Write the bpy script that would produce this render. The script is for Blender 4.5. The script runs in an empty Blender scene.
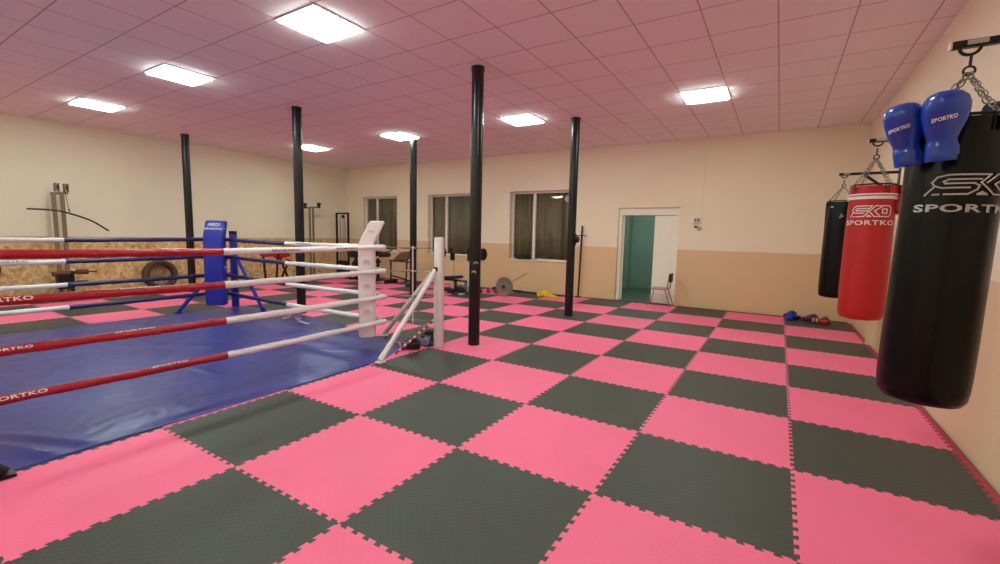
import bpy, bmesh, math, random
from mathutils import Vector, Matrix, noise
random.seed(7)
PI = math.pi
scene = bpy.context.scene
COL = scene.collection
V = Vector

# ------------------------------------------------------------------ render look
scene.view_settings.view_transform = 'Standard'
scene.view_settings.look = 'None'
scene.view_settings.gamma = 1
scene.view_settings.use_curve_mapping = False
scene.view_settings.exposure = 0.28

# ------------------------------------------------------------------ room sizes
XL, XR, YF, YB, H = -13.1, 1.07, 7.12, -6.1, 3.63
T = 0.35

# ------------------------------------------------------------------ materials
def srgb(r, g, b):
    f = lambda c: c / 12.92 if c <= .04045 else ((c + .055) / 1.055) ** 2.4
    return (f(r / 255), f(g / 255), f(b / 255), 1)

class N:
    def __init__(s, name):
        s.m = bpy.data.materials.new(name); s.m.use_nodes = True
        s.t = s.m.node_tree; s.b = s.t.nodes['Principled BSDF']
    def new(s, ty, **kw):
        n = s.t.nodes.new(ty)
        for k, v in kw.items():
            if k.startswith('i_'):
                n.inputs[k[2:].replace('_', ' ')].default_value = v
            else: setattr(n, k, v)
        return n
    def link(s, a, b): s.t.links.new(a, b)

def mat(name, col, rough=.5, metal=0, var=0, vscale=8, bump=0, bscale=60, spec=.5, coat=0, sheen=0):
    n = N(name)
    n.b.inputs['Base Color'].default_value = srgb(*col)
    n.b.inputs['Roughness'].default_value = rough
    n.b.inputs['Metallic'].default_value = metal
    n.b.inputs['Specular IOR Level'].default_value = spec
    n.b.inputs['Coat Weight'].default_value = coat
    tc = n.new('ShaderNodeTexCoord')
    if var:
        nz = n.new('ShaderNodeTexNoise', i_Scale=vscale, i_Detail=4.0)
        mx = n.new('ShaderNodeMix', data_type='RGBA')
        c = srgb(*col)
        mx.inputs[6].default_value = tuple(x * (1 - var) for x in c[:3]) + (1,)
        mx.inputs[7].default_value = tuple(min(1, x * (1 + var)) for x in c[:3]) + (1,)
        n.link(tc.outputs['Object'], nz.inputs['Vector'])
        n.link(nz.outputs['Fac'], mx.inputs[0]); n.link(mx.outputs[2], n.b.inputs['Base Color'])
    if bump:
        nb = n.new('ShaderNodeTexNoise', i_Scale=bscale, i_Detail=3.0)
        bp = n.new('ShaderNodeBump', i_Strength=bump, i_Distance=.01)
        n.link(tc.outputs['Object'], nb.inputs['Vector'])
        n.link(nb.outputs['Fac'], bp.inputs['Height']); n.link(bp.outputs['Normal'], n.b.inputs['Normal'])
    return n.m

def foam(name, col, rough):
    """foam mat: fine woven diamond emboss"""
    n = N(name)
    n.b.inputs['Roughness'].default_value = rough
    n.b.inputs['Specular IOR Level'].default_value = .35
    tc = n.new('ShaderNodeTexCoord')
    hs = []
    for rot in (PI / 4, -PI / 4):
        mp = n.new('ShaderNodeMapping'); mp.inputs['Rotation'].default_value = (0, 0, rot)
        w = n.new('ShaderNodeTexWave', i_Scale=10.0, i_Distortion=.3); w.bands_direction = 'X'
        n.link(tc.outputs['Object'], mp.inputs['Vector']); n.link(mp.outputs[0], w.inputs['Vector'])
        hs.append(w.outputs['Fac'])
    mu = n.new('ShaderNodeMath', operation='MULTIPLY'); n.link(hs[0], mu.inputs[0]); n.link(hs[1], mu.inputs[1])
    bp = n.new('ShaderNodeBump', i_Strength=.22, i_Distance=.006)
    n.link(mu.outputs[0], bp.inputs['Height']); n.link(bp.outputs['Normal'], n.b.inputs['Normal'])
    nz = n.new('ShaderNodeTexNoise', i_Scale=2.3, i_Detail=5.0, i_Roughness=.6)
    mx = n.new('ShaderNodeMix', data_type='RGBA'); c = srgb(*col)
    mx.inputs[6].default_value = tuple(x * .9 for x in c[:3]) + (1,)
    mx.inputs[7].default_value = tuple(min(1, x * 1.09) for x in c[:3]) + (1,)
    n.link(tc.outputs['Object'], nz.inputs['Vector'])
    n.link(nz.outputs['Fac'], mx.inputs[0]); n.link(mx.outputs[2], n.b.inputs['Base Color'])
    return n.m

def two_tone_wall(name, upper, lower, zsplit=1.26):
    """painted wall: pale paint above, darker oil-painted band below"""
    n = N(name)
    n.b.inputs['Roughness'].default_value = .55
    tc = n.new('ShaderNodeTexCoord'); sp = n.new('ShaderNodeSeparateXYZ')
    n.link(tc.outputs['Object'], sp.inputs[0])
    nz = n.new('ShaderNodeTexNoise', i_Scale=1.1, i_Detail=6.0)
    n.link(tc.outputs['Object'], nz.inputs['Vector'])
    jt = n.new('ShaderNodeTexNoise', i_Scale=6.0, i_Detail=2.0)
    n.link(tc.outputs['Object'], jt.inputs['Vector'])
    j = n.new('ShaderNodeMath', operation='MULTIPLY_ADD'); j.inputs[1].default_value = .02; n.link(jt.outputs['Fac'], j.inputs[0]); n.link(sp.outputs['Z'], j.inputs[2])
    gt = n.new('ShaderNodeMath', operation='GREATER_THAN'); gt.inputs[1].default_value = zsplit + .01
    n.link(j.outputs[0], gt.inputs[0])
    def shade(c, k):
        m = n.new('ShaderNodeMix', data_type='RGBA'); c = srgb(*c)
        m.inputs[6].default_value = tuple(x * (1 - k) for x in c[:3]) + (1,)
        m.inputs[7].default_value = tuple(min(1, x * (1 + k)) for x in c[:3]) + (1,)
        n.link(nz.outputs['Fac'], m.inputs[0]); return m.outputs[2]
    mx = n.new('ShaderNodeMix', data_type='RGBA')
    n.link(gt.outputs[0], mx.inputs[0]); n.link(shade(lower, .07), mx.inputs[6]); n.link(shade(upper, .04), mx.inputs[7])
    n.link(mx.outputs[2], n.b.inputs['Base Color'])
    nb = n.new('ShaderNodeTexNoise', i_Scale=14.0, i_Detail=5.0); n.link(tc.outputs['Object'], nb.inputs['Vector'])
    bp = n.new('ShaderNodeBump', i_Strength=.12, i_Distance=.02)
    n.link(nb.outputs['Fac'], bp.inputs['Height']); n.link(bp.outputs['Normal'], n.b.inputs['Normal'])
    return n.m

def ceiling_mat():
    n = N('ceiling_tiles')
    n.b.inputs['Roughness'].default_value = .8
    tc = n.new('ShaderNodeTexCoord'); sp = n.new('ShaderNodeSeparateXYZ'); n.link(tc.outputs['Object'], sp.inputs[0])
    def line(sock, off, pitch):
        a = n.new('ShaderNodeMath', operation='SUBTRACT'); a.inputs[1].default_value = off - 40 * pitch; n.link(sock, a.inputs[0])
        b = n.new('ShaderNodeMath', operation='DIVIDE'); b.inputs[1].default_value = pitch; n.link(a.outputs[0], b.inputs[0])
        c = n.new('ShaderNodeMath', operation='FRACT'); n.link(b.outputs[0], c.inputs[0])
        d = n.new('ShaderNodeMath', operation='SUBTRACT'); d.inputs[1].default_value = .5; n.link(c.outputs[0], d.inputs[0])
        e = n.new('ShaderNodeMath', operation='ABSOLUTE'); n.link(d.outputs[0], e.inputs[0])
        g = n.new('ShaderNodeMath', operation='GREATER_THAN'); g.inputs[1].default_value = .5 - .011; n.link(e.outputs[0], g.inputs[0])
        return g.outputs[0]
    mxm = n.new('ShaderNodeMath', operation='MAXIMUM')
    n.link(line(sp.outputs['X'], -.35, .62), mxm.inputs[0]); n.link(line(sp.outputs['Y'], .05, .63), mxm.inputs[1])
    nz = n.new('ShaderNodeTexNoise', i_Scale=90.0, i_Detail=2.0); n.link(tc.outputs['Object'], nz.inputs['Vector'])
    m1 = n.new('ShaderNodeMix', data_type='RGBA'); m1.inputs[6].default_value = srgb(*CEIL_A); m1.inputs[7].default_value = srgb(*CEIL_B)
    n.link(nz.outputs['Fac'], m1.inputs[0])
    m2 = n.new('ShaderNodeMix', data_type='RGBA'); m2.inputs[7].default_value = srgb(196, 172, 174)
    n.link(mxm.outputs[0], m2.inputs[0]); n.link(m1.outputs[2], m2.inputs[6]); n.link(m2.outputs[2], n.b.inputs['Base Color'])
    return n.m

def osb_mat():
    n = N('osb_board')
    n.b.inputs['Roughness'].default_value = .6
    tc = n.new('ShaderNodeTexCoord')
    v = n.new('ShaderNodeTexVoronoi', i_Scale=16.0); n.link(tc.outputs['Object'], v.inputs['Vector'])
    nz = n.new('ShaderNodeTexNoise', i_Scale=9.0, i_Detail=6.0); n.link(tc.outputs['Object'], nz.inputs['Vector'])
    bw = n.new('ShaderNodeSeparateColor'); n.link(v.outputs['Color'], bw.inputs[0])
    ad = n.new('ShaderNodeMath', operation='MULTIPLY_ADD'); ad.inputs[1].default_value = .45; n.link(bw.outputs[0], ad.inputs[0]); n.link(nz.outputs['Fac'], ad.inputs[2])
    r = n.new('ShaderNodeValToRGB'); n.link(ad.outputs[0], r.inputs[0])
    r.color_ramp.elements[0].position = .35; r.color_ramp.elements[0].color = srgb(176, 132, 78)
    r.color_ramp.elements[1].position = .95; r.color_ramp.elements[1].color = srgb(236, 205, 145)
    n.link(r.outputs[0], n.b.inputs['Base Color'])
    return n.m

def canvas_mat():
    n = N('blue_vinyl')
    n.b.inputs['Roughness'].default_value = .3
    n.b.inputs['Specular IOR Level'].default_value = .55
    tc = n.new('ShaderNodeTexCoord')
    nz = n.new('ShaderNodeTexNoise', i_Scale=1.6, i_Detail=6.0); n.link(tc.outputs['Object'], nz.inputs['Vector'])
    r = n.new('ShaderNodeValToRGB'); n.link(nz.outputs['Fac'], r.inputs[0])
    r.color_ramp.elements[0].position = .3; r.color_ramp.elements[0].color = srgb(*CANVAS_A)
    r.color_ramp.elements[1].position = .75; r.color_ramp.elements[1].color = srgb(*CANVAS_B)
    n.link(r.outputs[0], n.b.inputs['Base Color'])
    nr = n.new('ShaderNodeTexNoise', i_Scale=5.0, i_Detail=6.0); n.link(tc.outputs['Object'], nr.inputs['Vector'])
    mr = n.new('ShaderNodeMapRange'); mr.inputs[3].default_value = .22; mr.inputs[4].default_value = .5
    n.link(nr.outputs['Fac'], mr.inputs[0]); n.link(mr.outputs[0], n.b.inputs['Roughness'])
    nb = n.new('ShaderNodeTexNoise', i_Scale=7.0, i_Detail=4.0); n.link(tc.outputs['Object'], nb.inputs['Vector'])
    bp = n.new('ShaderNodeBump', i_Strength=.25, i_Distance=.02)
    n.link(nb.outputs['Fac'], bp.inputs['Height']); n.link(bp.outputs['Normal'], n.b.inputs['Normal'])
    return n.m

def emit(name, col, s):
    n = N(name); n.b.inputs['Base Color'].default_value = (1, 1, 1, 1)
    n.b.inputs['Emission Color'].default_value = srgb(*col); n.b.inputs['Emission Strength'].default_value = s
    return n.m

def glass_mat():
    n = N('window_glass'); n.b.inputs['Transmission Weight'].default_value = 1
    n.b.inputs['Roughness'].default_value = .02; n.b.inputs['IOR'].default_value = 1.45
    n.b.inputs['Base Color'].default_value = (.9, .93, .92, 1)
    return n.m

LAMP = 33.0
CEIL_A, CEIL_B = (244, 236, 238), (252, 246, 248)
CANVAS_A, CANVAS_B = (40, 48, 122), (62, 70, 148)
M = dict(
    pink=foam('pink_foam', (251, 114, 150), .55),
    black=foam('black_foam', (66, 72, 66), .5),
    edging=foam('red_edging_foam', (176, 58, 80), .6),
    wall=two_tone_wall('far_wall_paint', (246, 234, 206), (230, 197, 152)),
    wall_r=two_tone_wall('bag_wall_paint', (246, 233, 206), (230, 203, 166)),
    wall_l=two_tone_wall('ring_wall_paint', (240, 234, 208), (220, 188, 150)),
    ceil=ceiling_mat(), osb=osb_mat(), canvas=canvas_mat(),
    screed=mat('floor_screed', (110, 92, 88), .8, var=.2),
    lamp=emit('lamp_diffuser', (236, 255, 246), LAMP),
    lampframe=mat('lamp_frame', (235, 235, 235), .4),
    column=mat('black_gloss_paint', (11, 12, 14), .28, bump=.15, bscale=12),
    white_paint=mat('white_paint', (232, 226, 222), .4, var=.05),
    white_vinyl=mat('white_vinyl', (238, 226, 224), .4, bump=.3, bscale=14),
    blue_vinyl=mat('blue_pad_vinyl', (24, 38, 158), .4, bump=.3, bscale=12),
    red_vinyl=mat('red_pad_vinyl', (170, 20, 28), .35, bump=.3, bscale=12),
    rope_red=mat('red_rope_cover', (176, 22, 34), .32, bump=.9, bscale=26),
    rope_white=mat('white_rope_cover', (240, 234, 232), .36, bump=.8, bscale=26),
    rope_blue=mat('blue_rope_cover', (26, 28, 88), .32, bump=.9, bscale=26),
    ink_white=mat('white_print', (232, 228, 226), .5),
    ink_silver=mat('silver_print', (178, 176, 172), .4),
    ink_black=mat('dark_print', (48, 46, 50), .5),
    bag_black=mat('black_leather', (5, 9, 9), .27, spec=.22, bump=.25, bscale=7),
    bag_red=mat('red_leather', (186, 22, 28), .4, bump=.2, bscale=7),
    strap_dark=mat('dark_red_strap', (84, 14, 20), .6),
    glove_blue=mat('blue_glove_leather', (12, 64, 168), .24, bump=.5, bscale=14, coat=.35),
    glove_navy=mat('navy_glove_leather', (24, 34, 84), .4, bump=.2, bscale=18),
    glove_black=mat('black_glove_leather', (20, 20, 24), .4, bump=.2, bscale=18),
    glove_lilac=mat('lilac_cloth', (132, 128, 182), .7),
    glove_red=mat('red_glove_leather', (160, 24, 36), .4),
    steel=mat('steel', (150, 146, 138), .35, metal=.9),
    dark_steel=mat('dark_steel', (44, 38, 36), .45, metal=.4),
    black_steel=mat('black_steel', (20, 18, 18), .35, metal=.3),
    brown_steel=mat('brown_painted_steel', (128, 114, 90), .5),
    cream_steel=mat('cream_painted_steel', (226, 206, 176), .45),
    brown_vinyl=mat('brown_vinyl', (88, 54, 40), .5),
    black_vinyl=mat('black_vinyl', (26, 22, 24), .45),
    rust=mat('rust_brown_rubber', (92, 62, 48), .75, var=.25, vscale=14, bump=.5, bscale=30),
    plate=mat('grey_weight_plate', (128, 122, 108), .55, metal=.2, var=.12, vscale=10),
    yellow=mat('yellow_fabric', (228, 196, 44), .7, var=.2, vscale=20),
    pvc=mat('white_window_plastic', (236, 228, 216), .35),
    reveal=mat('window_reveal_plaster', (214, 190, 172), .7),
    curtain=mat('olive_brown_curtain', (146, 132, 102), .9, var=.2, vscale=3),
    glass=glass_mat(),
    door=mat('cream_painted_door', (246, 246, 226), .45, var=.03, vscale=2),
    teal=mat('teal_corridor_paint', (134, 160, 146), .6, var=.08, vscale=2),
    teal_dk=mat('dark_teal_corridor_floor', (70, 96, 84), .5, var=.1),
    wood=mat('varnished_plywood', (196, 168, 132), .45, var=.1),
    blue_pile=mat('blue_rubber', (40, 56, 120), .5),
    cable_white=mat('white_cable_plastic', (214, 206, 204), .5),
    sole=mat('white_rubber_sole', (226, 216, 212), .6),
    purple=mat('plum_glove_leather', (96, 34, 92), .4),
)

# ------------------------------------------------------------------ helpers
def finish(bm, name, m, parent=None, smooth=True, loc=None, rot=None, angle=40):
    bmesh.ops.recalc_face_normals(bm, faces=bm.faces)
    me = bpy.data.meshes.new(name); bm.to_mesh(me); bm.free()
    for x in (m if isinstance(m, (list, tuple)) else [m]):
        me.materials.append(M[x] if isinstance(x, str) else x)
    if smooth:
        me.polygons.foreach_set('use_smooth', [True] * len(me.polygons))
        me.set_sharp_from_angle(angle=math.radians(angle))
    o = bpy.data.objects.new(name, me); COL.objects.link(o)
    if parent: o.parent = parent
    if loc is not None: o.location = loc
    if rot is not None: o.rotation_euler = rot
    return o

def flat(verts, faces, name, m, parent=None):
    me = bpy.data.meshes.new(name); me.from_pydata([tuple(v) for v in verts], [], faces); me.materials.append(M[m])
    o = bpy.data.objects.new(name, me); COL.objects.link(o)
    if parent: o.parent = parent
    return o

def thing(name, label, cat, loc=(0, 0, 0), rz=0, group=None):
    o = bpy.data.objects.new(name, None); COL.objects.link(o)
    o.empty_display_size = .1
    o.location = loc; o.rotation_euler = (0, 0, rz)
    o['label'] = label; o['category'] = cat
    if group: o['group'] = group
    return o

def tag(o, label, cat, group=None):
    o['label'] = label; o['category'] = cat
    if group: o['group'] = group
    return o

def struct(o): o['kind'] = 'structure'; return o

def box(bm, c, s, rot=None, bev=0):
    g = bmesh.ops.create_cube(bm, size=1)['verts']
    mt = Matrix.Translation(V(c)) @ (rot.to_4x4() if rot else Matrix.Identity(4)) @ Matrix.Diagonal((*s, 1))
    bmesh.ops.transform(bm, matrix=mt, verts=g)
    if bev:
        es = list({e for v in g for e in v.link_edges})
        bmesh.ops.bevel(bm, geom=es, offset=bev, segments=2, affect='EDGES', profile=.5)

def frame(d):
    d = d.normalized(); a = V((0, 0, 1)) if abs(d.z) < .95 else V((1, 0, 0))
    x = d.cross(a).normalized(); return x, x.cross(d).normalized()

def loft(bm, rings, cap=True):
    rs = [[bm.verts.new(p) for p in r] for r in rings]
    n = len(rs[0])
    for a, b in zip(rs, rs[1:]):
        for i in range(n): bm.faces.new((a[i], a[(i + 1) % n], b[(i + 1) % n], b[i]))
    if cap: bm.faces.new(rs[0][::-1]); bm.faces.new(rs[-1])
    return rs

def tube(bm, pts, r, seg=12, closed=False, cap=True):
    pts = [V(p) for p in pts]; n = len(pts); rings = []; X = None
    for i, p in enumerate(pts):
        if closed: d = pts[(i + 1) % n] - pts[i - 1]
        else: d = pts[min(i + 1, n - 1)] - pts[max(i - 1, 0)]
        d.normalize()
        if X is None: X, Y = frame(d)
        else:
            X = (X - d * X.dot(d)).normalized(); Y = X.cross(d).normalized()
        rr = r(i) if callable(r) else (r[i] if isinstance(r, (list, tuple)) else r)
        rings.append([p + (X * math.cos(a) + Y * math.sin(a)) * rr for a in [2 * PI * k / seg for k in range(seg)]])
    if closed: rings.append(rings[0]); loft(bm, rings, False); bmesh.ops.remove_doubles(bm, verts=bm.verts, dist=1e-6)
    else: loft(bm, rings, cap)

def bar(bm, a, b, w, h=None):
    """square-section bar between two points"""
    a, b = V(a), V(b); h = h or w; X, Y = frame(b - a)
    q = [(-.5, -.5), (.5, -.5), (.5, .5), (-.5, .5)]
    loft(bm, [[p + X * u * w + Y * v * h for u, v in q] for p in (a, b)])

def lathe(bm, prof, c=(0, 0, 0), seg=32, axis='Z'):
    c = V(c); rings = []
    for r, z in prof:
        ring = []
        for k in range(seg):
            a = 2 * PI * k / seg
            p = V((r * math.cos(a), r * math.sin(a), z))
            if axis == 'X': p = V((z, r * math.cos(a), r * math.sin(a)))
            if axis == 'Y': p = V((r * math.sin(a), z, r * math.cos(a)))
            ring.append(c + p)
        rings.append(ring)
    loft(bm, rings)

def disc_torus(bm, c, R, r, axis='Z', seg=28, s2=8):
    pts = []
    for k in range(seg):
        a = 2 * PI * k / seg
        p = {'Z': V((math.cos(a), math.sin(a), 0)), 'X': V((0, math.cos(a), math.sin(a))), 'Y': V((math.cos(a), 0, math.sin(a)))}[axis]
        pts.append(V(c) + p * R)
    tube(bm, pts, r, s2, closed=True)

def prism(bm, poly, f, d0, d1):
    """poly 2D -> f(u,v,d) between d0 and d1"""
    loft(bm, [[f(u, v, d) for u, v in poly] for d in (d0, d1)])

def spline(pts, n=8):
    pts = [V(p) for p in pts]; out = []
    for i in range(len(pts) - 1):
        p0, p1, p2, p3 = pts[max(i - 1, 0)], pts[i], pts[i + 1], pts[min(i + 2, len(pts) - 1)]
        for k in range(n):
            t = k / n
            out.append(.5 * ((2 * p1) + (p2 - p0) * t + (2 * p0 - 5 * p1 + 4 * p2 - p3) * t * t + (3 * p1 - p0 - 3 * p2 + p3) * t ** 3))
    out.append(pts[-1]); return out

_tc = {}
def text_geo(s, bold=.0):
    if (s, bold) in _tc: return _tc[(s, bold)]
    cu = bpy.data.curves.new('t', 'FONT'); cu.body = s; cu.size = 1; cu.offset = bold; cu.resolution_u = 3; cu.space_character = 1.08
    ob = bpy.data.objects.new('t', cu); COL.objects.link(ob)
    bpy.context.view_layer.update()
    me = bpy.data.meshes.new_from_object(ob.evaluated_get(bpy.context.evaluated_depsgraph_get()))
    vs = [(v.co.x, v.co.y) for v in me.vertices]; fs = [tuple(p.vertices) for p in me.polygons]
    bpy.data.objects.remove(ob); bpy.data.curves.remove(cu); bpy.data.meshes.remove(me)
    x0, x1 = min(v[0] for v in vs), max(v[0] for v in vs); y0, y1 = min(v[1] for v in vs), max(v[1] for v in vs)
    vs = [((x - x0) / (x1 - x0) - .5, (y - y0) / (y1 - y0) - .5) for x, y in vs]
    _tc[(s, bold)] = (vs, fs); return vs, fs

def text(s, f, w, h, name, m, parent, bold=.02):
    """f(u,v) -> point; u,v in metres from the text's centre"""
    vs, fs = text_geo(s, bold)
    return flat([f(x * w, y * h) for x, y in vs], fs, name, m, parent)

SKO = [[(500, 228), (310, 228), (262, 245), (240, 285), (252, 312), (285, 330), (405, 330)],
       [(455, 264), (315, 264), (292, 280), (300, 296), (425, 296), (450, 315), (440, 345), (400, 381), (300, 381)],
       [(252, 322), (212, 384)], [(250, 381), (275, 381)],
       [(500, 228), (455, 290), (530, 381), (720, 381), (748, 350), (748, 255), (720, 228), (540, 228), (485, 290)],
       [(640, 228), (530, 300), (592, 365)], [(445, 381), (466, 364), (490, 381), (445, 381)],
       [(630, 275), (690, 275), (690, 335), (630, 335), (630, 275)]]
def logo(f, w, h, name, m, parent, th=.034):
    """outlined S K O mark drawn as strokes"""
    verts, faces = [], []
    t = th * h * 2.6
    for st in SKO:
        P = [V(((x - 480) / 540 * w, (304 - y) / 156 * h)) for x, y in st]
        for a, b in zip(P, P[1:]):
            d = (b - a).normalized(); nn = V((-d.y, d.x)) * t / 2; a2, b2 = a - d * t / 2, b + d * t / 2
            k = max(1, int((b2 - a2).length / .02))
            for i in range(k):
                p, q = a2.lerp(b2, i / k), a2.lerp(b2, (i + 1) / k)
                n0 = len(verts); verts += [f(*(p - nn)), f(*(q - nn)), f(*(q + nn)), f(*(p + nn))]
                faces.append((n0, n0 + 1, n0 + 2, n0 + 3))
    return flat(verts, faces, name, m, parent)

# ------------------------------------------------------------------ THE ROOM
def slab(name, c, s, m):
    bm = bmesh.new(); box(bm, c, s); return struct(finish(bm, name, m, smooth=False))

floor = slab('floor', ((XL + XR) / 2, (YF + YB) / 2 + 1.4, -.07), (XR - XL + .7, YF - YB + 3.6, .1), 'screed')
ceil = slab('ceiling', ((XL + XR) / 2, (YF + YB) / 2, H + .05), (XR - XL + .7, YF - YB + .7, .1), 'ceil')
slab('wall_right', (XR + T / 2, (YF + YB) / 2, H / 2 - .01), (T, YF - YB, H + .02), 'wall_r')
slab('wall_left', (XL - T / 2, (YF + YB) / 2, H / 2 - .01), (T, YF - YB, H + .02), 'wall_l')
slab('wall_back', ((XL + XR) / 2, YB - T / 2, H / 2 - .01), (XR - XL + 2 * T, T, H + .02), 'wall')
# far wall with three window openings and the doorway
WIN = [(-12.24, -10.66, .88, 2.66), (-9.36, -7.50, .85, 2.66), (-6.45, -4.62, .83, 2.66)]
DOOR = (-3.46, -2.10, 0, 2.19)
def far_wall():
    bm = bmesh.new()
    holes = WIN + [DOOR]
    xs = [XL - T] + [v for h in holes for v in (h[0], h[1])] + [XR + T]
    for i in range(0, len(xs), 2): box(bm, ((xs[i] + xs[i + 1]) / 2, YF + T / 2, H / 2 - .01), (xs[i + 1] - xs[i], T, H + .02))
    for x0, x1, z0, z1 in holes:
        if z0 > 0: box(bm, ((x0 + x1) / 2, YF + T / 2, z0 / 2 - .01), (x1 - x0, T, z0 + .02))
        box(bm, ((x0 + x1) / 2, YF + T / 2, (z1 + H) / 2), (x1 - x0, T, H - z1))
    return struct(finish(bm, 'wall_far', 'wall', smooth=False))
far_wall()

for i, (x0, x1, z0, z1) in enumerate(WIN):
    y = YF + .16
    bm = bmesh.new(); fw = .055
    xm = x0 + (x1 - x0) * (.34, .33, .37)[i]
    for a, b in (((x0 + x1) / 2, z0 + fw / 2), ((x0 + x1) / 2, z1 - fw / 2)): box(bm, (a, y, b), (x1 - x0, .06, fw), bev=.006)
    for a in (x0 + fw / 2, x1 - fw / 2, xm): box(bm, (a, y, (z0 + z1) / 2), (fw if a != xm else .08, .062, z1 - z0 - 2 * fw), bev=.006)
    w = struct(finish(bm, 'window_%d' % (i + 1), 'pvc', smooth=False))
    for a, b in ((x0 + fw, xm - .04), (xm + .04, x1 - fw)):
        bm = bmesh.new(); box(bm, ((a + b) / 2, y + .01, (z0 + z1) / 2), (b - a, .006, z1 - z0 - 2 * fw)); finish(bm, 'pane', 'glass', w, smooth=False)
    bm = bmesh.new(); box(bm, ((x0 + x1) / 2, YF + .06, z0 + .012), (x1 - x0, .19, .024), bev=.004); finish(bm, 'window_sill', 'pvc', w, smooth=False)
    # heavy cloth hung behind the glass, in shallow folds
    bm = bmesh.new(); nx = 90; fr = []
    for z in (z0, z1):
        fr.append([bm.verts.new((x0 + (x1 - x0) * k / nx, y + .09 + .018 * math.sin(k * .9 + i) * (1 + math.sin(k * .23 + 2 * i)), z)) for k in range(nx + 1)])
    for k in range(nx): bm.faces.new((fr[0][k], fr[0][k + 1], fr[1][k + 1], fr[1][k]))
    cu = finish(bm, 'curtain', 'curtain', w); sm = cu.modifiers.new('s', 'SOLIDIFY'); sm.thickness = .004

# doorway: frame, leaf standing closed, second leaf swung into the corridor
dx0, dx1, _, dz = DOOR
bm = bmesh.new()
y = YF + .12
box(bm, (dx0 + .04, y, 1.01), (.08, .12, 2.02), bev=.004); box(bm, (dx1 - .03, y, 1.01), (.06, .12, 2.02), bev=.004)
box(bm, ((dx0 + dx1) / 2, y, 2.105), (dx1 - dx0, .12, .17), bev=.004)
d1 = struct(finish(bm, 'trim_1', 'door', smooth=False))
bm = bmesh.new(); lx0, lx1 = -2.64, dx1 - .06
box(bm, ((lx0 + lx1) / 2, y, 1.01), (lx1 - lx0, .04, 2.0), bev=.004)
for z0, z1 in ((.12, .78), (.88, 1.88)):
    box(bm, ((lx0 + lx1) / 2, y - .022, (z0 + z1) / 2), (lx1 - lx0 - .18, .012, z1 - z0), bev=.005)
box(bm, ((lx0 + lx1) / 2, y - .024, .83), (lx1 - lx0 - .12, .012, .05), bev=.004)
dr = struct(finish(bm, 'door_1', 'door', smooth=False))
bm = bmesh.new(); q = Matrix.Rotation(math.radians(106), 3, 'Z')
c = V((dx0 + .10, y + .02, 1.01)) + q @ V((.3, 0, 0)); box(bm, c, (.6, .04, 2.0), q, bev=.004)
dl = struct(finish(bm, 'door_2', 'door', smooth=False))
# corridor behind
cx0, cx1, cy0, cy1 = -4.8, -1.6, YF + T, YF + T + 2.6
slab('wall_corridor_left', (cx0 - .05, (cy0 + cy1) / 2, 1.4), (.1, cy1 - cy0, 2.8), 'teal')
slab('wall_corridor_right', (cx1 + .05, (cy0 + cy1) / 2, 1.4), (.1, cy1 - cy0, 2.8), 'teal')
slab('wall_corridor_end', ((cx0 + cx1) / 2, cy1 + .05, 1.4), (cx1 - cx0 + .2, .1, 2.8), 'teal')
slab('wall_corridor_pilaster', (-4.0, cy1 - .15, 1.4), (.12, .3, 2.8), 'teal')
slab('wall_corridor_front', ((cx0 + cx1) / 2, cy0 + .005, 2.5), (cx1 - cx0, .01, .6), 'teal')
slab('ceiling_corridor', ((cx0 + cx1) / 2, (cy0 + cy1) / 2, 2.85), (cx1 - cx0 + .2, cy1 - cy0 + .1, .1), 'lampframe')
slab('floor_corridor', ((cx0 + cx1) / 2, (YF + .02 + cy1) / 2, -.009), (cx1 - cx0, cy1 - YF - .02, .02), 'teal_dk')
bm = bmesh.new(); box(bm, (-3.2, 8.5, 2.785), (.3, .3, .03), bev=.008); 
lp = tag(finish(bm, 'ceiling_light', 'lampframe'), 'unseen square ceiling lamp added to light the teal corridor beyond the doorway', 'ceiling light')  # unseen lamp, added to brighten the corridor through the doorway
bm = bmesh.new(); box(bm, (-3.2, 8.5, 2.765), (.24, .24, .012)); M['corr'] = emit('corridor_fill_diffuser', (236, 255, 244), 90); finish(bm, 'diffuser', 'corr', lp, smooth=False)

# osb cladding on the lower left wall
bm = bmesh.new()
for k in range(5):
    y0 = YB + .01 + k * 2.5; y1 = min(y0 + 2.494, 6.45)
    box(bm, (XL + .006, (y0 + y1) / 2, .615), (.012, y1 - y0, 1.23))
struct(finish(bm, 'trim_2', 'osb', smooth=False))
# boxed pipe on the right wall
slab('trim_3', (XR - .03, 5.02, .55), (.06, .1, 1.1), 'wall_r')

# ------------------------------------------------------------------ PUZZLE MATS
MT = .018
def edge_curve(n=12, d=.0115, m0=.02):
    """interlocking tooth line along t in 0..1, offset +-d, closes at 0 at both ends"""
    p = (1 - 2 * m0) / n; out = [(0, 0), (m0, 0)]
    for k in range(n):
        a = m0 + k * p; u = .055 * p * 2
        out += [(a + .03 * p, -d * .0), (a + .03 * p, -d), (a + .5 * p + u - .02 * p, -d), (a + .5 * p - u, d), (a + p - .03 * p + 0, d) if k < n - 1 else (a + .97 * p, d)]
        if k < n - 1: out += [(a + p - .0 * p, d * .98)]
    out += [(1 - m0 * .98, 0)]
    # dovetail: clean monotone-ish list
    res = [(0, 0), (m0, 0)]
    for k in range(n):
        a = m0 + k * p
        w = .13 * p
        res += [(a + w * .5, -d), (a + .5 * p + w * .5, -d), (a + .5 * p - w * .5, d), (a + p - w * .5 + (w if k < n - 1 else 0) * 1.0, d)]
    res += [(1 - m0 * .6, 0)] if True else []
    res += [(1, 0)]
    return res[:-1]
EC = edge_curve()
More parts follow.
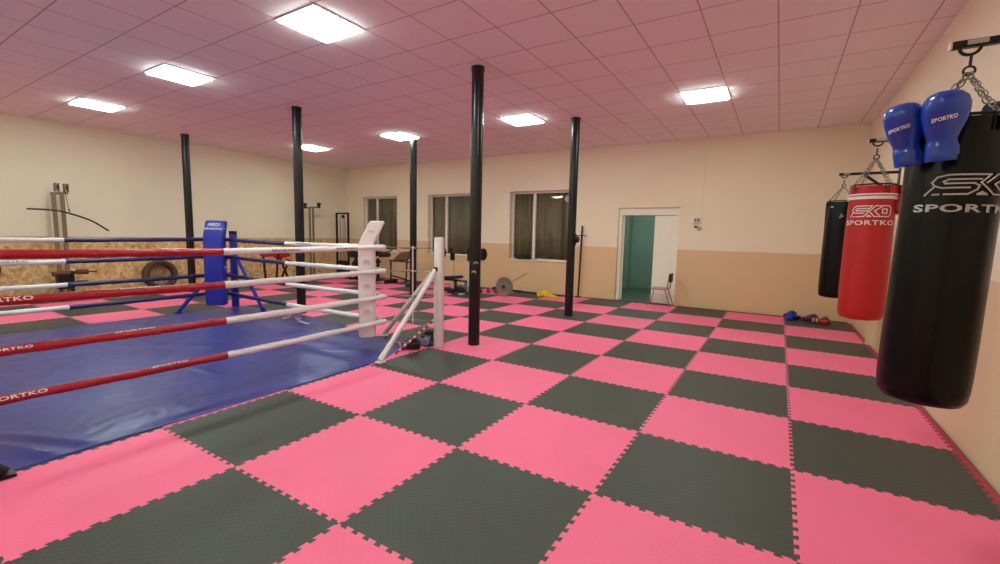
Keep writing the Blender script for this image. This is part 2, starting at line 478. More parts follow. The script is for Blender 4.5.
def mat_mesh(name, m):
    b = [(t, o) for t, o in EC]                      # bottom, left to right
    r = [(1 - o, t) for t, o in EC]                  # x=1 side upward (same curve shifted by 1)
    r = [(1 + (-o), t) for t, o in EC]
    # bottom edge y=o(t); top edge y=1+o(t); left edge x=-o(t); right edge x=1-o(t)
    top = [(t, 1 + o) for t, o in EC] + [(1, 1)]
    left = [(-o, t) for t, o in EC] + [(0, 1)]
    poly = b + r + top[:0:-1] + left[:0:-1]
    bm = bmesh.new()
    vt = [bm.verts.new((x, y, MT)) for x, y in poly]; vb = [bm.verts.new((x, y, 0)) for x, y in poly]
    bm.faces.new(vt); bm.faces.new(vb[::-1])
    n = len(poly)
    for i in range(n): bm.faces.new((vb[i], vb[(i + 1) % n], vt[(i + 1) % n], vt[i]))
    me = bpy.data.meshes.new(name); bm.to_mesh(me); bm.free(); me.materials.append(M[m]); return me
mesh_b, mesh_p = mat_mesh('black_mat', 'black'), mat_mesh('pink_mat', 'pink')
ORD = ['first', 'second', 'third', 'fourth', 'fifth', 'sixth', 'seventh', 'eighth', 'ninth', 'tenth', 'eleventh', 'twelfth', 'thirteenth', 'fourteenth']
for iy in range(-6, 7):
    for ix in range(-14, 1):
        if ix == -14: continue
        if -9 <= ix <= -6 and -4 < iy <= -1: continue      # wholly under the ring canvas
        if -9 < ix < -4 - 1 and iy == 0: continue
        blk = (ix + iy) % 2 == 0
        o = bpy.data.objects.new('puzzle_mat', mesh_b if blk else mesh_p); COL.objects.link(o)
        o.location = (ix, iy, -MT)
        tag(o, '%s foam puzzle mat, %s row from the door wall, %s from the bag wall' % ('black' if blk else 'pink', ORD[6 - iy], ORD[-ix]), 'floor mat', 'foam puzzle mats on the floor')
# interlocking edging along the right and far walls
bm = bmesh.new()
for k in range(-6, 7):
    pts = [(1 - o, k + t) for t, o in EC]
    n = len(pts)
    rr = pts + [(1, k + 1.0)]
    va = [bm.verts.new((x + .002, y, -.001)) for x, y in rr] + [bm.verts.new((1.05, k + 1.0, -.001)), bm.verts.new((1.05, k, -.001))]
    vb = [bm.verts.new((v.co.x, v.co.y, -MT)) for v in va]
    bm.faces.new(va[::-1]); bm.faces.new(vb); n = len(va)
    for i in range(n): bm.faces.new((va[i], va[(i + 1) % n], vb[(i + 1) % n], vb[i]))
tag(finish(bm, 'mat_edging', 'edging', smooth=False), 'thin dull red toothed edging strip along the foot of the bag wall', 'mat edging')
bm = bmesh.new()
for k in range(-13, 1):
    rr = [(k + t, 7 + o) for t, o in EC] + [(k + 1, 7)]
    va = [bm.verts.new((x, y + .002, .006)) for x, y in rr] + [bm.verts.new((k + 1, 7.09, .006)), bm.verts.new((k, 7.09, .006))]
    vb = [bm.verts.new((v.co.x, v.co.y, -MT)) for v in va]
    bm.faces.new(va); bm.faces.new(vb[::-1]); n = len(va)
    for i in range(n): bm.faces.new((va[i], vb[i], vb[(i + 1) % n], va[(i + 1) % n]))
M['edging_dk'] = foam('dark_red_edging_foam', (120, 30, 44), .6)
tag(finish(bm, 'mat_edging', 'edging_dk', smooth=False), 'dark red toothed edging strip along the foot of the window and door wall', 'mat edging')

# ------------------------------------------------------------------ LAMPS
for (lx, ly) in [(x, y) for y in (4.02, -.27, -4.6) for x in (-1.28, -4.38, -7.48, -10.58)]:
    rows = {4.02: 'row toward the window wall', -.27: 'row over the ring', -4.6: 'rear row'}[ly]
    which = {-1.28: 'nearest the bag wall', -4.38: 'second from the bag wall', -7.48: 'third from the bag wall', -10.58: 'farthest from the bag wall'}[lx]
    t = thing('ceiling_light', 'square white ceiling panel, %s, %s' % (rows, which), 'ceiling light', (lx, ly, H), 0, 'square ceiling lights')
    s = .31
    bm = bmesh.new()
    for a, b, c, d in ((0, s - .01, 2 * s, .02), (0, -s + .01, 2 * s, .02)): box(bm, (a, b, -.008), (c, d, .014))
    for a in (s - .01, -s + .01): box(bm, (a, 0, -.008), (.02, 2 * s - .04, .014))
    finish(bm, 'frame', 'lampframe', t, smooth=False)
    bm = bmesh.new(); box(bm, (0, 0, -.017), (2 * s - .04, 2 * s - .04, .032), bev=.006); finish(bm, 'diffuser', 'lamp', t, smooth=False)

# ------------------------------------------------------------------ COLUMNS
for nm, x, y, lb in (('A', -11.93, 1.68, 'black steel column farthest off, near the chipboard wall behind the blue ring corner'),
                     ('B', -7.50, 1.53, 'black steel column just behind the ring between its blue and white corners'),
                     ('C', -3.63, 1.50, 'thick black steel column nearest the viewer, beside the white ring post'),
                     ('D', -3.48, 4.39, 'black steel column standing in front of the widest window near the doorway'),
                     ('E', -7.38, 4.34, 'slim black steel column between the two left windows beside the brown bench')):
    t = thing('steel_column', lb, 'column', (x, y, 0))
    bm = bmesh.new(); lathe(bm, [(.078, 0), (.078, H)], seg=32); finish(bm, 'shaft', 'column', t)
    bm = bmesh.new(); lathe(bm, [(.084, H - .05), (.084, H)], seg=32); finish(bm, 'top_collar', 'column', t)
    if nm == 'C':
        R_ = .0795
        def onc(a0, z0):
            def f(u, v):
                a = a0 + u / R_; return V((R_ * math.cos(a), R_ * math.sin(a), z0 + v))
            return f
        for a0, z0 in ((math.radians(-48), 1.12), (math.radians(-66), 1.0)):
            vs, fs = [], []
            f = onc(a0, z0); P = [(-.035, -.02), (-.02, .012), (.01, .018), (.034, .0), (.02, -.018), (.0, -.004), (-.02, -.01)]
            vs = [f(*p) for p in P] + [f(p[0] * .5, p[1] * .5 - .002) for p in P]
            k = len(P); fs = [(i, (i + 1) % k, k + (i + 1) % k, k + i) for i in range(k)]
            so = flat(vs, fs, 'sticker_remnant', 'ink_silver', t)

# ------------------------------------------------------------------ THE RING
CW, CBL, CRD, CW2 = V((-3.95, 1.14, 0)), V((-9.11, 1.2, 0)), V((-3.95, -3.815, 0)), V((-9.11, -3.815, 0))
tin = .46
def inner(c, sx, sy, t=tin): return V((c.x + sx * t, c.y + sy * t, 0))
IW, IB, IR, IW2 = inner(CW, -1, -1), inner(CBL, 1, -1), inner(CRD, -1, 1), inner(CW2, 1, 1)
RZ = [1.31, 1.01, .68, .36]
# canvas: wrinkled vinyl sheet
def canvas():
    nx, ny = 170, 170
    x0, x1, y0, y1 = -9.04, -4.03, -3.85, 1.10
    def far_edge(x):
        K = [(-9.1, 1.25), (-8, 1.40), (-7, 1.40), (-6, 1.26), (-5.2, 1.06), (-4.85, 1.04), (-4.5, .95), (-4.25, .70), (-4.08, .35), (-4.0, .12)]
        for (a, p), (b, q) in zip(K, K[1:]):
            if x <= b: return p + (q - p) * (x - a) / (b - a)
        return .10
    bm = bmesh.new(); g = []
    creases = [((-4.0, -2.55), (-5.1, -3.0), .03, .05), ((-4.0, -2.35), (-4.9, -2.75), .02, .04), ((-4.2, -.1), (-5.8, .1), .012, .05), ((-6.6, -.9), (-4.5, .35), .012, .06),
               ((-5.6, -1.2), (-5.0, -1.15), .012, .03), ((-8.6, -.6), (-4.8, .9), .008, .08), ((-7.9, .5), (-5.4, .7), .008, .06), ((-4.1, -3.4), (-7.0, -1.6), .008, .07)]
    def dseg(p, a, b):
        a, b = V(a), V(b); d = b - a; t = max(0, min(1, (p - a).dot(d) / d.length_squared)); return (p - a - d * t).length, t
    for j in range(ny + 1):
        row = []
        for i in range(nx + 1):
            x = x0 + (x1 - x0) * i / nx; ymax = far_edge(x); y = y0 + (ymax - y0) * j / ny
            ex = min(x - x0, x1 - x); ey = min(y - y0, ymax - y)
            fade = min(1, min(ex, ey) / .12)
            z = .004 + .004 * (noise.noise(V((x * 1.3, y * 1.3, 0))) + 1) * fade
            z += .0035 * fade * (noise.noise(V((x * 5 + 4, y * 3.2, 2))) + 1)
            # fine gathered ripples close to the near edge
            k = math.exp(-((x + 4.35) / .25) ** 2 - ((y + 1.9) / .55) ** 2)
            z += k * .010 * (1 + noise.noise(V((x * 9, y * 16 + x * 6, 7)))) + k * .005 * (1 + noise.noise(V((x * 22, y * 30, 3))))
            for a, b, hh, ww in creases:
                dd, t = dseg(V((x, y)), a, b)
                z += hh * math.exp(-(dd / ww) ** 2) * (.35 + .65 * math.sin(PI * min(1, max(0, t * .9 + .08)))) * fade
            wob_x = .012 * noise.noise(V((0, y * 1.7, 9))) if i in (0, nx) else 0
            wob_y = .03 * noise.noise(V((x * 1.2, 0, 5))) if j in (0, ny) else 0
            row.append(bm.verts.new((x + wob_x, y + wob_y, z)))
        g.append(row)
    for j in range(ny):
        for i in range(nx): bm.faces.new((g[j][i], g[j][i + 1], g[j + 1][i + 1], g[j + 1][i]))
    o = finish(bm, 'ring_canvas', 'canvas', angle=80)
    sm = o.modifiers.new('s', 'SOLIDIFY'); sm.thickness = .003; sm.offset = -1
    return tag(o, 'glossy creased blue vinyl ring canvas spread on the floor mats', 'ring canvas')
canvas()

def corner(c, sx, sy, post_m, pad_m, lb, brand, blue=False):
    t = thing('corner_post', lb, 'ring post', c)
    bm = bmesh.new(); lathe(bm, [(.064, 0.0), (.066, .01), (.066, 1.43), (.062, 1.445), (.02, 1.45)], seg=28); finish(bm, 'post', post_m, t)
    if blue:
        bm = bmesh.new(); lathe(bm, [(.069, 1.40), (.069, 1.455), (.05, 1.46)], seg=28); finish(bm, 'cap', 'black_steel', t)
    for ax in (0, 1):
        foot = V((sx * 1.0, 0, .03)) if ax == 0 else V((0, sy * 1.0, .03))
        top = V((sx * .06, 0, 1.02)) if ax == 0 else V((0, sy * .06, 1.02))
        off = V((0, sy * .03, 0)) if ax == 0 else V((sx * .03, 0, 0))
        bm = bmesh.new(); tube(bm, [top + off * .3, foot + off], .032, 16); b = finish(bm, 'brace', post_m, t)
        bm = bmesh.new(); e = foot + off; u = (top - foot).normalized()
        tube(bm, [e + u * .10, e + u * .0], .036, 16)
        box(bm, e + V((0, 0, -.018)), (.09, .09, .018), bev=.004)
        finish(bm, 'foot_sleeve', post_m if not post_m.startswith('red') else 'black_steel', b)
        bm = bmesh.new(); box(bm, top + V((0, 0, .01)) - (V((sx, 0, 0)) if ax == 0 else V((0, sy, 0))) * .0, (.05, .05, .06), bev=.006); finish(bm, 'bracket', 'dark_steel', b)
    D = V((sx, sy, 0)).normalized(); cin = V((sx * .53, sy * .53, 0))
    for z in RZ:
        bm = bmesh.new(); a = D * .066 + V((0, 0, z - .01)); b_ = cin + V((0, 0, z))
        m1 = a.lerp(b_, .3); m2 = a.lerp(b_, .62)
        tube(bm, [a, m1], .007, 8); tube(bm, [m1, m2], .014, 10); tube(bm, [m2, b_], .007, 8)
        finish(bm, 'rope_turnbuckle', 'steel' if not blue else 'blue_vinyl', t)
    # padded cushion: bends back over the top
    pd = thing('corner_pad', brand[0], 'ring pad', c + cin)
    S = V((-D.y, D.x, 0))
    f = lambda u, v, w: D * u + S * w + V((0, 0, v))      # u towards ring centre
    u0, u1 = .06, .255
    prof = [(u0, .17), (u1, .17), (u1 + .004, .75), (u1, 1.33), (u1 - .035, 1.42), (u1 - .135, 1.625), (u1 - .155, 1.635), (u0 - .125, 1.635), (u0 - .035, 1.44), (u0, 1.36), (u0, .75)]
    bm = bmesh.new(); w = .15; prism(bm, prof, f, -w, w)
    bmesh.ops.recalc_face_normals(bm, faces=bm.faces)
    bmesh.ops.bevel(bm, geom=[e for e in bm.edges if len(e.link_faces) == 2 and e.calc_face_angle(0) > .5], offset=.016, segments=3, affect='EDGES')
    finish(bm, 'cushion', pad_m, pd, angle=50)
    ink = 'ink_white' if pad_m != 'white_vinyl' else 'ink_silver'
    # print on the leaning top of the inner face
    a0 = V((u1 - .035, 1.42)); a1 = V((u1 - .135, 1.625)); dd = (a1 - a0).normalized()
    sgn = 1 if True else -1
    g = lambda uu, vv: D * ((a0 + dd * (.115 + vv)).x + .004) + S * uu + V((0, 0, (a0 + dd * (.115 + vv)).y + .002))
    logo(lambda uu, vv: g(uu, vv + .045), .20, .055, 'logo', ink, pd, th=.05)
    text('SPORTKO', lambda uu, vv: g(uu, vv - .035), .27, .04, 'lettering', ink, pd, .03)
    # small print on both side faces
    for sd in (-1, 1):
        h = lambda uu, vv, z: D * ((u0 + u1) / 2 + sd * -uu) + S * sd * (w + .002) + V((0, 0, z + vv))
        for z, dy in ((1.12, 0), (.82, 0), (.50, 0)):
            logo(lambda uu, vv: h(uu, vv + .012, z), .075, .03, 'logo', 'ink_silver' if pad_m == 'white_vinyl' else 'ink_white', pd, th=.05)
            text('SPORTKO', lambda uu, vv: h(uu, vv - .018, z), .085, .014, 'lettering', 'ink_silver' if pad_m == 'white_vinyl' else 'ink_white', pd, .02)
        k = lambda uu, vv: D * (.10 + sd * -uu) + S * sd * (w + .002) + V((0, 0, 1.50 + vv))
        text('SPORTKO', k, .075, .022, 'lettering', ink, pd, .02)
    return t
corner(CW, -1, -1, 'white_paint', 'white_vinyl', 'white round ring corner post with white braces beside the thick black column', ('white padded ring corner cushion with small grey logos and bent-back top',))
corner(CBL, 1, -1, 'blue_vinyl', 'blue_vinyl', 'blue ring corner post with black cap and blue braces at the far corner', ('blue padded ring corner cushion with white lettering at its bent top',), blue=True)
corner(CRD, -1, 1, 'red_vinyl', 'red_vinyl', 'red ring corner post whose black-tipped brace foot shows at the canvas edge', ('red padded ring corner cushion at the near corner outside the view',))
corner(CW2, 1, 1, 'white_paint', 'white_vinyl', 'white ring corner post at the far wall side outside the view', ('white padded ring corner cushion near the chipboard wall outside the view',))

def rope(a, b, z, ma, mb, lb, seed, texts=(), out=V((1, 0, 0)), a0=None, b0=None):
    t = thing('ring_rope', lb, 'ring rope', (0, 0, 0), 0, 'covered ropes of the boxing ring')
    a = V((a.x, a.y, z)); b = V((b.x, b.y, z)); n = 300
    e = (b - a).normalized(); a = a + e * (.06 if a0 is None else a0); b = b - e * (.06 if b0 is None else b0)
    rnd = lambda i: .030 + .0032 * noise.noise(V((i * .14, seed * 7.7, 0))) + .002 * noise.noise(V((i * .5, seed * 3.1, 4)))
    P = [a.lerp(b, i / n) + V((0, 0, -.018 * math.sin(PI * i / n) + .004 * noise.noise(V((i * .045, seed, 1))))) for i in range(n + 1)]
    h = int(n * (.505 if a.x == b.x else .485))
    for (i0, i1, m) in ((0, h, ma), (h, n, mb)):
        bm = bmesh.new()
        tube(bm, P[i0:i1 + 1], lambda i, s=i0: rnd(i + s) + (.0025 if i0 == 0 and i + s >= h - 1 else 0), 16)
        for v in bm.verts:      # twisted, creased vinyl wrap
            q = (v.co - a); s_ = q.dot(e); rad = v.co - (a + e * s_); rad.z += .018 * math.sin(PI * s_ / (b - a).length)
            if rad.length > 1e-4:
                th = math.atan2(rad.z, rad.dot(out)); k_ = noise.noise(V((s_ * 9 + th * 1.3, th * .9, seed))) 
                k2 = 1 - abs(noise.noise(V((s_ * 16 - th * 2.0, math.cos(th) * 1.5, seed + math.sin(th)))) ) * 2
                v.co += rad.normalized() * (.0030 * k_ + .0026 * max(0, k2) ** 2)
        finish(bm, {'rope_red': 'red_cover', 'rope_white': 'white_cover', 'rope_blue': 'blue_cover'}[m], m, t, angle=80)
    L = (b - a).length; d = (b - a).normalized()
    for (s, w_, hh, ink, flip, tilt) in texts:
        c = a + d * s; zz = -.018 * math.sin(PI * s / L)
        dirn = d * (-1 if flip else 1)
        def f(u, v, c=c, zz=zz, dirn=dirn, tilt=tilt):
            r = .0375; al = tilt + v / r
            return c + dirn * u + V((0, 0, zz)) + out * (r * math.cos(al)) + V((0, 0, r * math.sin(al)))
        text('SPORTKO', f, w_, hh, 'lettering', ink, t, .03)
    return t
names4 = ['top', 'second', 'third', 'lowest']
L1 = IW.y - IR.y
# near side, from red corner (low Y) to white corner (high Y)
near_tx = {0: [(3.31, .30, .018, 'ink_black', 0, .05), (2.56, .30, .018, 'ink_black', 0, .05)],
           1: [(.60, .30, .030, 'ink_white', 0, .35), (1.35, .26, .014, 'ink_white', 0, 1.0)],
           2: [(.61, .24, .020, 'ink_white', 0, .5), (1.3, .26, .018, 'ink_white', 0, 1.1)],
           3: [(.63, .30, .028, 'ink_white', 0, .5), (1.52, .26, .022, 'ink_white', 0, 1.0)]}
for k, z in enumerate(RZ):
    rope(IR, IW, z, 'rope_red', 'rope_white', '%s rope of the near ring side, red cover changing to white half way' % names4[k], k, near_tx[k])
    rope(IB, IW, z, 'rope_blue', 'rope_white', '%s rope between the blue and the white ring pads, blue then white' % names4[k], k + 5,
         [(2.45, .34, .018, 'ink_black', 0, .3)] if k == 0 else (), V((0, -1, 0)), .06, .14)
    rope(IB, IW2, z, 'rope_blue', 'rope_white', '%s rope of the ring side facing the chipboard wall, blue then white' % names4[k], k + 10,
         [(2.55, .34, .022, 'ink_black', 1, .4)] if k == 1 else (), V((1, 0, 0)))
    rope(IR, IW2, z, 'rope_red', 'rope_white', '%s rope of the hidden ring side behind the viewer, red then white' % names4[k], k + 15, (), V((0, 1, 0)))
# vertical spacer strap on the tie chains
D = V((-1, -1, 0)).normalized()
bm = bmesh.new(); c = CW + D * .34
tube(bm, [c + V((0, 0, z)) for z in (.30, .5, .8, 1.1, 1.33)], .009, 8)
for z in RZ: tube(bm, [c + V((-.02, .02, z)), c + V((.02, -.02, z))], .016, 8)
tag(finish(bm, 'rope_spacer', 'cable_white'), 'thin white vertical spacer strap clipped across the turnbuckles by the white post', 'strap')

# leaning red and white striped stick
bm = bmesh.new()
A, B = V((-4.07, .47, .022)), V((-3.975, 1.06, .36))
n = 24
loftp = [A.lerp(B, i / n) for i in range(n + 1)]
tube(bm, loftp, .014, 12)
me = finish(bm, 'striped_stick', ['red_vinyl', 'sole'])
for p in me.data.polygons:
    tt = (p.center - A).dot(B - A) / (B - A).length_squared
    ang = math.atan2((p.center - A).cross(B - A).z, p.center.z)
    p.material_index = 1 if int(tt * n) % 3 == 2 else 0
tag(me, 'red and white striped stick leaning against the foot of the white ring post', 'stick')

# ------------------------------------------------------------------ GLOVES
def glove_parts(root, ms, mc, s=1.0, lettering=False, thumb_side=1):
    """boxing glove standing on its cuff; fist up, back of the hand towards -Y"""
    def ell(cx, cy, z, rx, ry, n=20, p=2.4):
        out = []
        for k in range(n):
            a = 2 * PI * k / n; ca, sa = math.cos(a), math.sin(a)
            out.append(V((cx + rx * math.copysign(abs(ca) ** (2 / p), ca), cy + ry * math.copysign(abs(sa) ** (2 / p), sa), z)) * s)
        return out
    bm = bmesh.new()
    loft(bm, [ell(0, 0, .085, .050, .042), ell(0, 0, .10, .052, .044), ell(0, -.004, .125, .060, .050), ell(.002, -.008, .16, .070, .060), ell(.003, -.012, .20, .078, .070), ell(.003, -.016, .235, .078, .076),
              ell(.002, -.018, .262, .070, .072), ell(0, -.016, .282, .054, .058), ell(0, -.012, .293, .028, .032)])
    # curled finger roll at the palm side
    loft(bm, [ell(0, .046, .165, .058, .012), ell(0, .055, .175, .062, .03), ell(0, .058, .205, .066, .042), ell(0, .05, .24, .064, .04), ell(0, .035, .262, .05, .03)])
    o = finish(bm, 'shell', ms, root, angle=80)
    bm = bmesh.new(); t = thumb_side
    if t == 0: P = spline([(.0, .045, .10), (.0, .075, .14), (.0, .10, .18), (.0, .095, .215)], 5)
    else: P = spline([(t * .055, .018, .10), (t * .082, .02, .14), (t * .088, .028, .18), (t * .070, .042, .215)], 5)
    P = [p * s for p in P]; n = len(P)
    tube(bm, P, lambda i: s * (.024 + .007 * math.sin(PI * i / (n - 1))) * (1 if i < n - 1 else .5), 14)
    finish(bm, 'thumb', ms, root, angle=80)
    bm = bmesh.new()
    loft(bm, [ell(0, 0, 0, .050, .042), ell(0, 0, .008, .053, .045), ell(0, 0, .078, .053, .045), ell(0, 0, .088, .048, .04)])
    c = finish(bm, 'cuff', mc, root, angle=60)
    bm = bmesh.new(); loft(bm, [ell(.002, -.001, .022, .0555, .0475), ell(.002, -.001, .064, .0555, .0475)]); finish(bm, 'wrist_strap', ms, c, angle=60)
    if lettering:
        def f(u, v):
            x = u; v = v + 0; yy = -.009 - .0665 * (max(0, 1 - abs(x / .0785) ** 2.4) ** (1 / 2.4)) - .003
            return V((x, yy, .175 + v)) * s
        vs, fs = text_geo('SPORTKO', .03)
        flat([f(x * .08 - .015, y * .017 - .0) + V((0, 0, x * .012)) for x, y in vs], fs, 'lettering', 'ink_white', o)
def glove(loc, rot, ms, mc, lb, s=1.0, lettering=False, ts=1, group=None):
    t = thing('boxing_glove', lb, 'boxing glove', loc, 0, group); t.rotation_euler = rot
    glove_parts(t, ms, mc, s, lettering, ts); return t

# ------------------------------------------------------------------ PUNCH BAGS
BX = .5
def chain_pts(bm, a, b, link=.034, r=.0034, wdt=.011):
    a, b = V(a), V(b); L = (b - a).length; n = max(2, int(L / (link * .78))); d = (b - a).normalized(); X, Y = frame(d)
    for k in range(n):
        c = a.lerp(b, (k + .5) / n); W = X if k % 2 else Y
        pts = []
        for q in range(12):
            al = 2 * PI * q / 12
            pts.append(c + d * (link / 2 - r) * math.cos(al) * (1.0) + W * wdt * math.sin(al) * (1.25 if abs(math.sin(al)) < .9 else 1))
        sub = bmesh.new(); tube(sub, pts, r, 6, closed=True)
        tmp = bpy.data.meshes.new('x'); sub.to_mesh(tmp); sub.free(); bm.from_mesh(tmp); bpy.data.meshes.remove(tmp)

def arm(y, z, lb):
    t = thing('bag_bracket', lb, 'wall bracket', (XR, y, z))
    bm = bmesh.new(); x0 = BX - .065 - XR
    box(bm, ((x0 - .0) / 2, 0, 0), (-x0, .034, .034), bev=.004); finish(bm, 'arm', 'black_steel', t, smooth=False)
    bm = bmesh.new(); box(bm, (-.006, 0, -.1), (.012, .1, .5), bev=.003); finish(bm, 'wall_plate', 'black_steel', t, smooth=False)
    bm = bmesh.new(); bar(bm, (-.01, 0, -.30), (-.36, 0, -.02), .03); finish(bm, 'strut', 'black_steel', t, smooth=False)
    bm = bmesh.new(); box(bm, (x0 + .085, -.018, .003), (.07, .002, .020)); finish(bm, 'sticker', 'ink_silver', t, smooth=False)
    bm = bmesh.new(); box(bm, (x0 - .004, 0, 0), (.008, .037, .037), bev=.002); finish(bm, 'end_cap', 'sole', t, smooth=False)
    # half-ring hanger welded beneath
    bm = bmesh.new(); P = [V((BX - XR + .036 * math.cos(a), 0, -.014 + .036 * math.sin(a) * .95)) for a in [PI + PI * k / 14 for k in range(15)]]
    tube(bm, P, .007, 10); finish(bm, 'hanger_ring', 'dark_steel', t)

def bag(y, zb, zt, r, m, lb, hz, nch, kind):
    t = thing('punching_bag', lb, 'punching bag', (BX, y, zb))
    Hh = zt - zb
    bm = bmesh.new(); seg = 56; rings = []
    prof = [(.02, 0.0), (r * .6, .002), (r * .88, .014), (r * .97, .04), (r, .085), (r * 1.01, .3), (r, Hh * .5), (r * .985, Hh * .8), (r * .97, Hh - .03), (r * .965, Hh), (r * .93, Hh), (r * .92, Hh - .05), (.02, Hh - .06)]
    pr2 = []
    for (a, b), (c, d) in zip(prof, prof[1:]):
        k = max(1, int(abs(d - b) / .05))
        pr2 += [(a + (c - a) * i / k, b + (d - b) * i / k) for i in range(k)]
    pr2.append(prof[-1])
    for rr, z in pr2:
        ring = []
        for k in range(seg):
            a = 2 * PI * k / seg
            fold = 0
            if rr > r * .9 and z > .1:
                hgt = z / Hh
                fold = .0045 * noise.noise(V((math.cos(a) * 2.2, math.sin(a) * 2.2, z * 1.1 + y))) + .009 * max(0, hgt - .72) / .28 * math.sin(7 * a + 1.5 * math.sin(2 * a) + y)
            ring.append(V(((rr + fold) * math.cos(a), (rr + fold) * math.sin(a), z)))
        rings.append(ring)
    loft(bm, rings); body = finish(bm, 'bag_body', m, t, angle=60)
    bm = bmesh.new(); disc_torus(bm, (0, 0, Hh + .012), r * .93, .007, seg=40); finish(bm, 'rim_ring', 'black_steel', t)
    bm = bmesh.new()
    for k in range(nch):
        a = 2 * PI * k / nch + .5
        for da in (-.08, .08):
            P = [V((r * .955 * math.cos(a + da), r * .955 * math.sin(a + da), Hh - .06)), V((r * .94 * math.cos(a + da), r * .94 * math.sin(a + da), Hh + .02))]
            bar(bm, P[0], P[1], .022, .006)
    finish(bm, 'hanging_loops', m if kind != 'red' else 'strap_dark', t, smooth=False)
    # chains
    top = V((0, 0, hz - zb)); join = top + V((0, 0, -.075))
    bm = bmesh.new(); tube(bm, [top + V((0, 0, -.0)), top + V((0, 0, -.03))], .006, 8); tube(bm, [top + V((0, 0, -.03)), join + V((0, 0, .015))], .006, 10)
    disc_torus(bm, join, .02, .005, 'Y'); finish(bm, 'swivel', 'dark_steel', t)
    for k in range(nch):
        a = 2 * PI * k / nch + .5
        bm = bmesh.new(); chain_pts(bm, join + V((0, 0, -.01)), (r * .93 * math.cos(a), r * .93 * math.sin(a), Hh + .02), link=.04 if kind == 'big' else .034)
        finish(bm, 'chain', 'steel', t)
    return t, body, Hh

def bagmap(r, a0, z):
    def f(u, v):
        a = a0 + u / r; return V((r * math.cos(a), r * math.sin(a), z + v))
    return f
YB1, YB2, YB3 = -.43, 1.86, 4.30
AZ = {YB1: 2.42, YB2: 2.41, YB3: 2.415}
def camang(y): return math.atan2(-3.41 - y, -.18 - BX)

t, body, Hh = bag(YB1, .715, 2.06, .175, 'bag_black', 'large black leather punching bag with silver lettering hanging nearest the viewer', 2.375, 4, 'big')
t.rotation_euler = (0, math.radians(1.2), 0); t.location.x = BX - .028
a0 = camang(YB1) + math.radians(34)
logo(bagmap(.1785, a0 + .06, 1.05), .41, .088, 'logo', 'ink_silver', t)
text('SPORTKO', bagmap(.1785, a0 - .07, .945), .44, .036, 'lettering', 'ink_silver', t, .03)
arm(YB1, AZ[YB1], 'black steel wall bracket holding the large black punching bag with silver lettering')

t, body, Hh = bag(YB2, .79, 2.00, .173, 'bag_red', 'bright red punching bag with white lettering hanging between two black bags', 2.34, 4, 'red')
a0 = camang(YB2) - .02
logo(bagmap(.177, a0, .985), .31, .095, 'logo', 'ink_white', t)
text('SPORTKO', bagmap(.177, a0, .885), .40, .042, 'lettering', 'ink_white', t, .02)
for dz, hh in ((1.135, .012), (1.105, .026)):
    bm = bmesh.new(); lathe(bm, [(.172, dz - hh / 2), (.177, dz - hh / 2), (.177, dz + hh / 2), (.172, dz + hh / 2)], seg=48); finish(bm, 'white_band', 'ink_white', t)
arm(YB2, AZ[YB2], 'black steel wall bracket holding the red punching bag')

t, body, Hh = bag(YB3, .73, 2.04, .175, 'bag_black', 'black punching bag hanging farthest away, partly behind the red one', 2.34, 4, 'far')
a0 = camang(YB3)
M['bluegrey'] = mat('blue_grey_print', (126, 150, 160), .5)
flat([bagmap(.179, a0, 1.11)(u, v) for u, v in ((-.02, -.03), (.035, .0), (.0, .045))], [(0, 1, 2)], 'logo', 'bluegrey', t)
flat([bagmap(.179, a0, 1.24)(u, v) for u, v in ((-.13, -.008), (-.09, -.008), (-.09, .008), (-.13, .008))], [(0, 1, 2, 3)], 'label_patch', 'ink_silver', t)
arm(YB3, AZ[YB3], 'black steel wall bracket holding the farthest black punching bag')

# gloves hung on the bags (cuffs down over the rim)
glove((.305, -.575, 1.86), (math.radians(4), math.radians(-9), math.radians(-14)), 'glove_blue', 'glove_blue', 'shiny blue boxing glove with white lettering on the black bag, outermost of the pair', .97, True, 0)
glove((.395, -.665, 1.862), (math.radians(4), math.radians(-4), math.radians(4)), 'glove_blue', 'glove_blue', 'larger shiny blue boxing glove with white lettering on the black bag front', 1.0, True, 0)
glove((.58, -.46, 2.09), (math.radians(-10), math.radians(78), math.radians(10)), 'glove_navy', 'glove_navy', 'dark blue boxing glove lying behind the rim of the large black bag', .9)
glove((.71, 1.88, 2.00), (math.radians(180), math.radians(12), math.radians(60)), 'glove_red', 'strap_dark', 'dark red boxing glove hanging cuff up beside the rim of the red bag', .85)

# ------------------------------------------------------------------ GLOVES ON THE FLOOR BY THE FAR WALL
G = 'gloves thrown down at the far wall under the bags'
for (x, y, z, rx, rz, a, b, lb, s) in ((.02, 6.90, .05, 80, 30, 'glove_navy', 'glove_black', 'dark navy boxing glove on the floor by the far wall, farthest from the corner', .95),
                              (.24, 6.80, .05, 85, -50, 'glove_blue', 'glove_navy', 'blue boxing glove on the floor in the middle of the heap by the far wall', .95),
                              (.30, 6.62, .05, 84, 120, 'purple', 'purple', 'plum coloured boxing glove on the floor in front of the blue one', .9),
                              (.45, 6.60, .05, 86, 70, 'glove_red', 'sole', 'red boxing glove with white cuff on the floor nearest the corner', .9)):
    glove((x, y, z), (math.radians(rx), 0, math.radians(rz)), a, b, lb, s)

# gloves near the white post
glove((-4.20, .66, .055), (math.radians(86), 0, math.radians(150)), 'glove_black', 'glove_lilac', 'black boxing glove with lilac cuff on the mats under the striped stick', .95)
glove((-4.05, .98, .07), (math.radians(80), 0, math.radians(200)), 'glove_black', 'glove_lilac', 'black boxing glove with lilac cuff against the foot of the white post', 1.0)

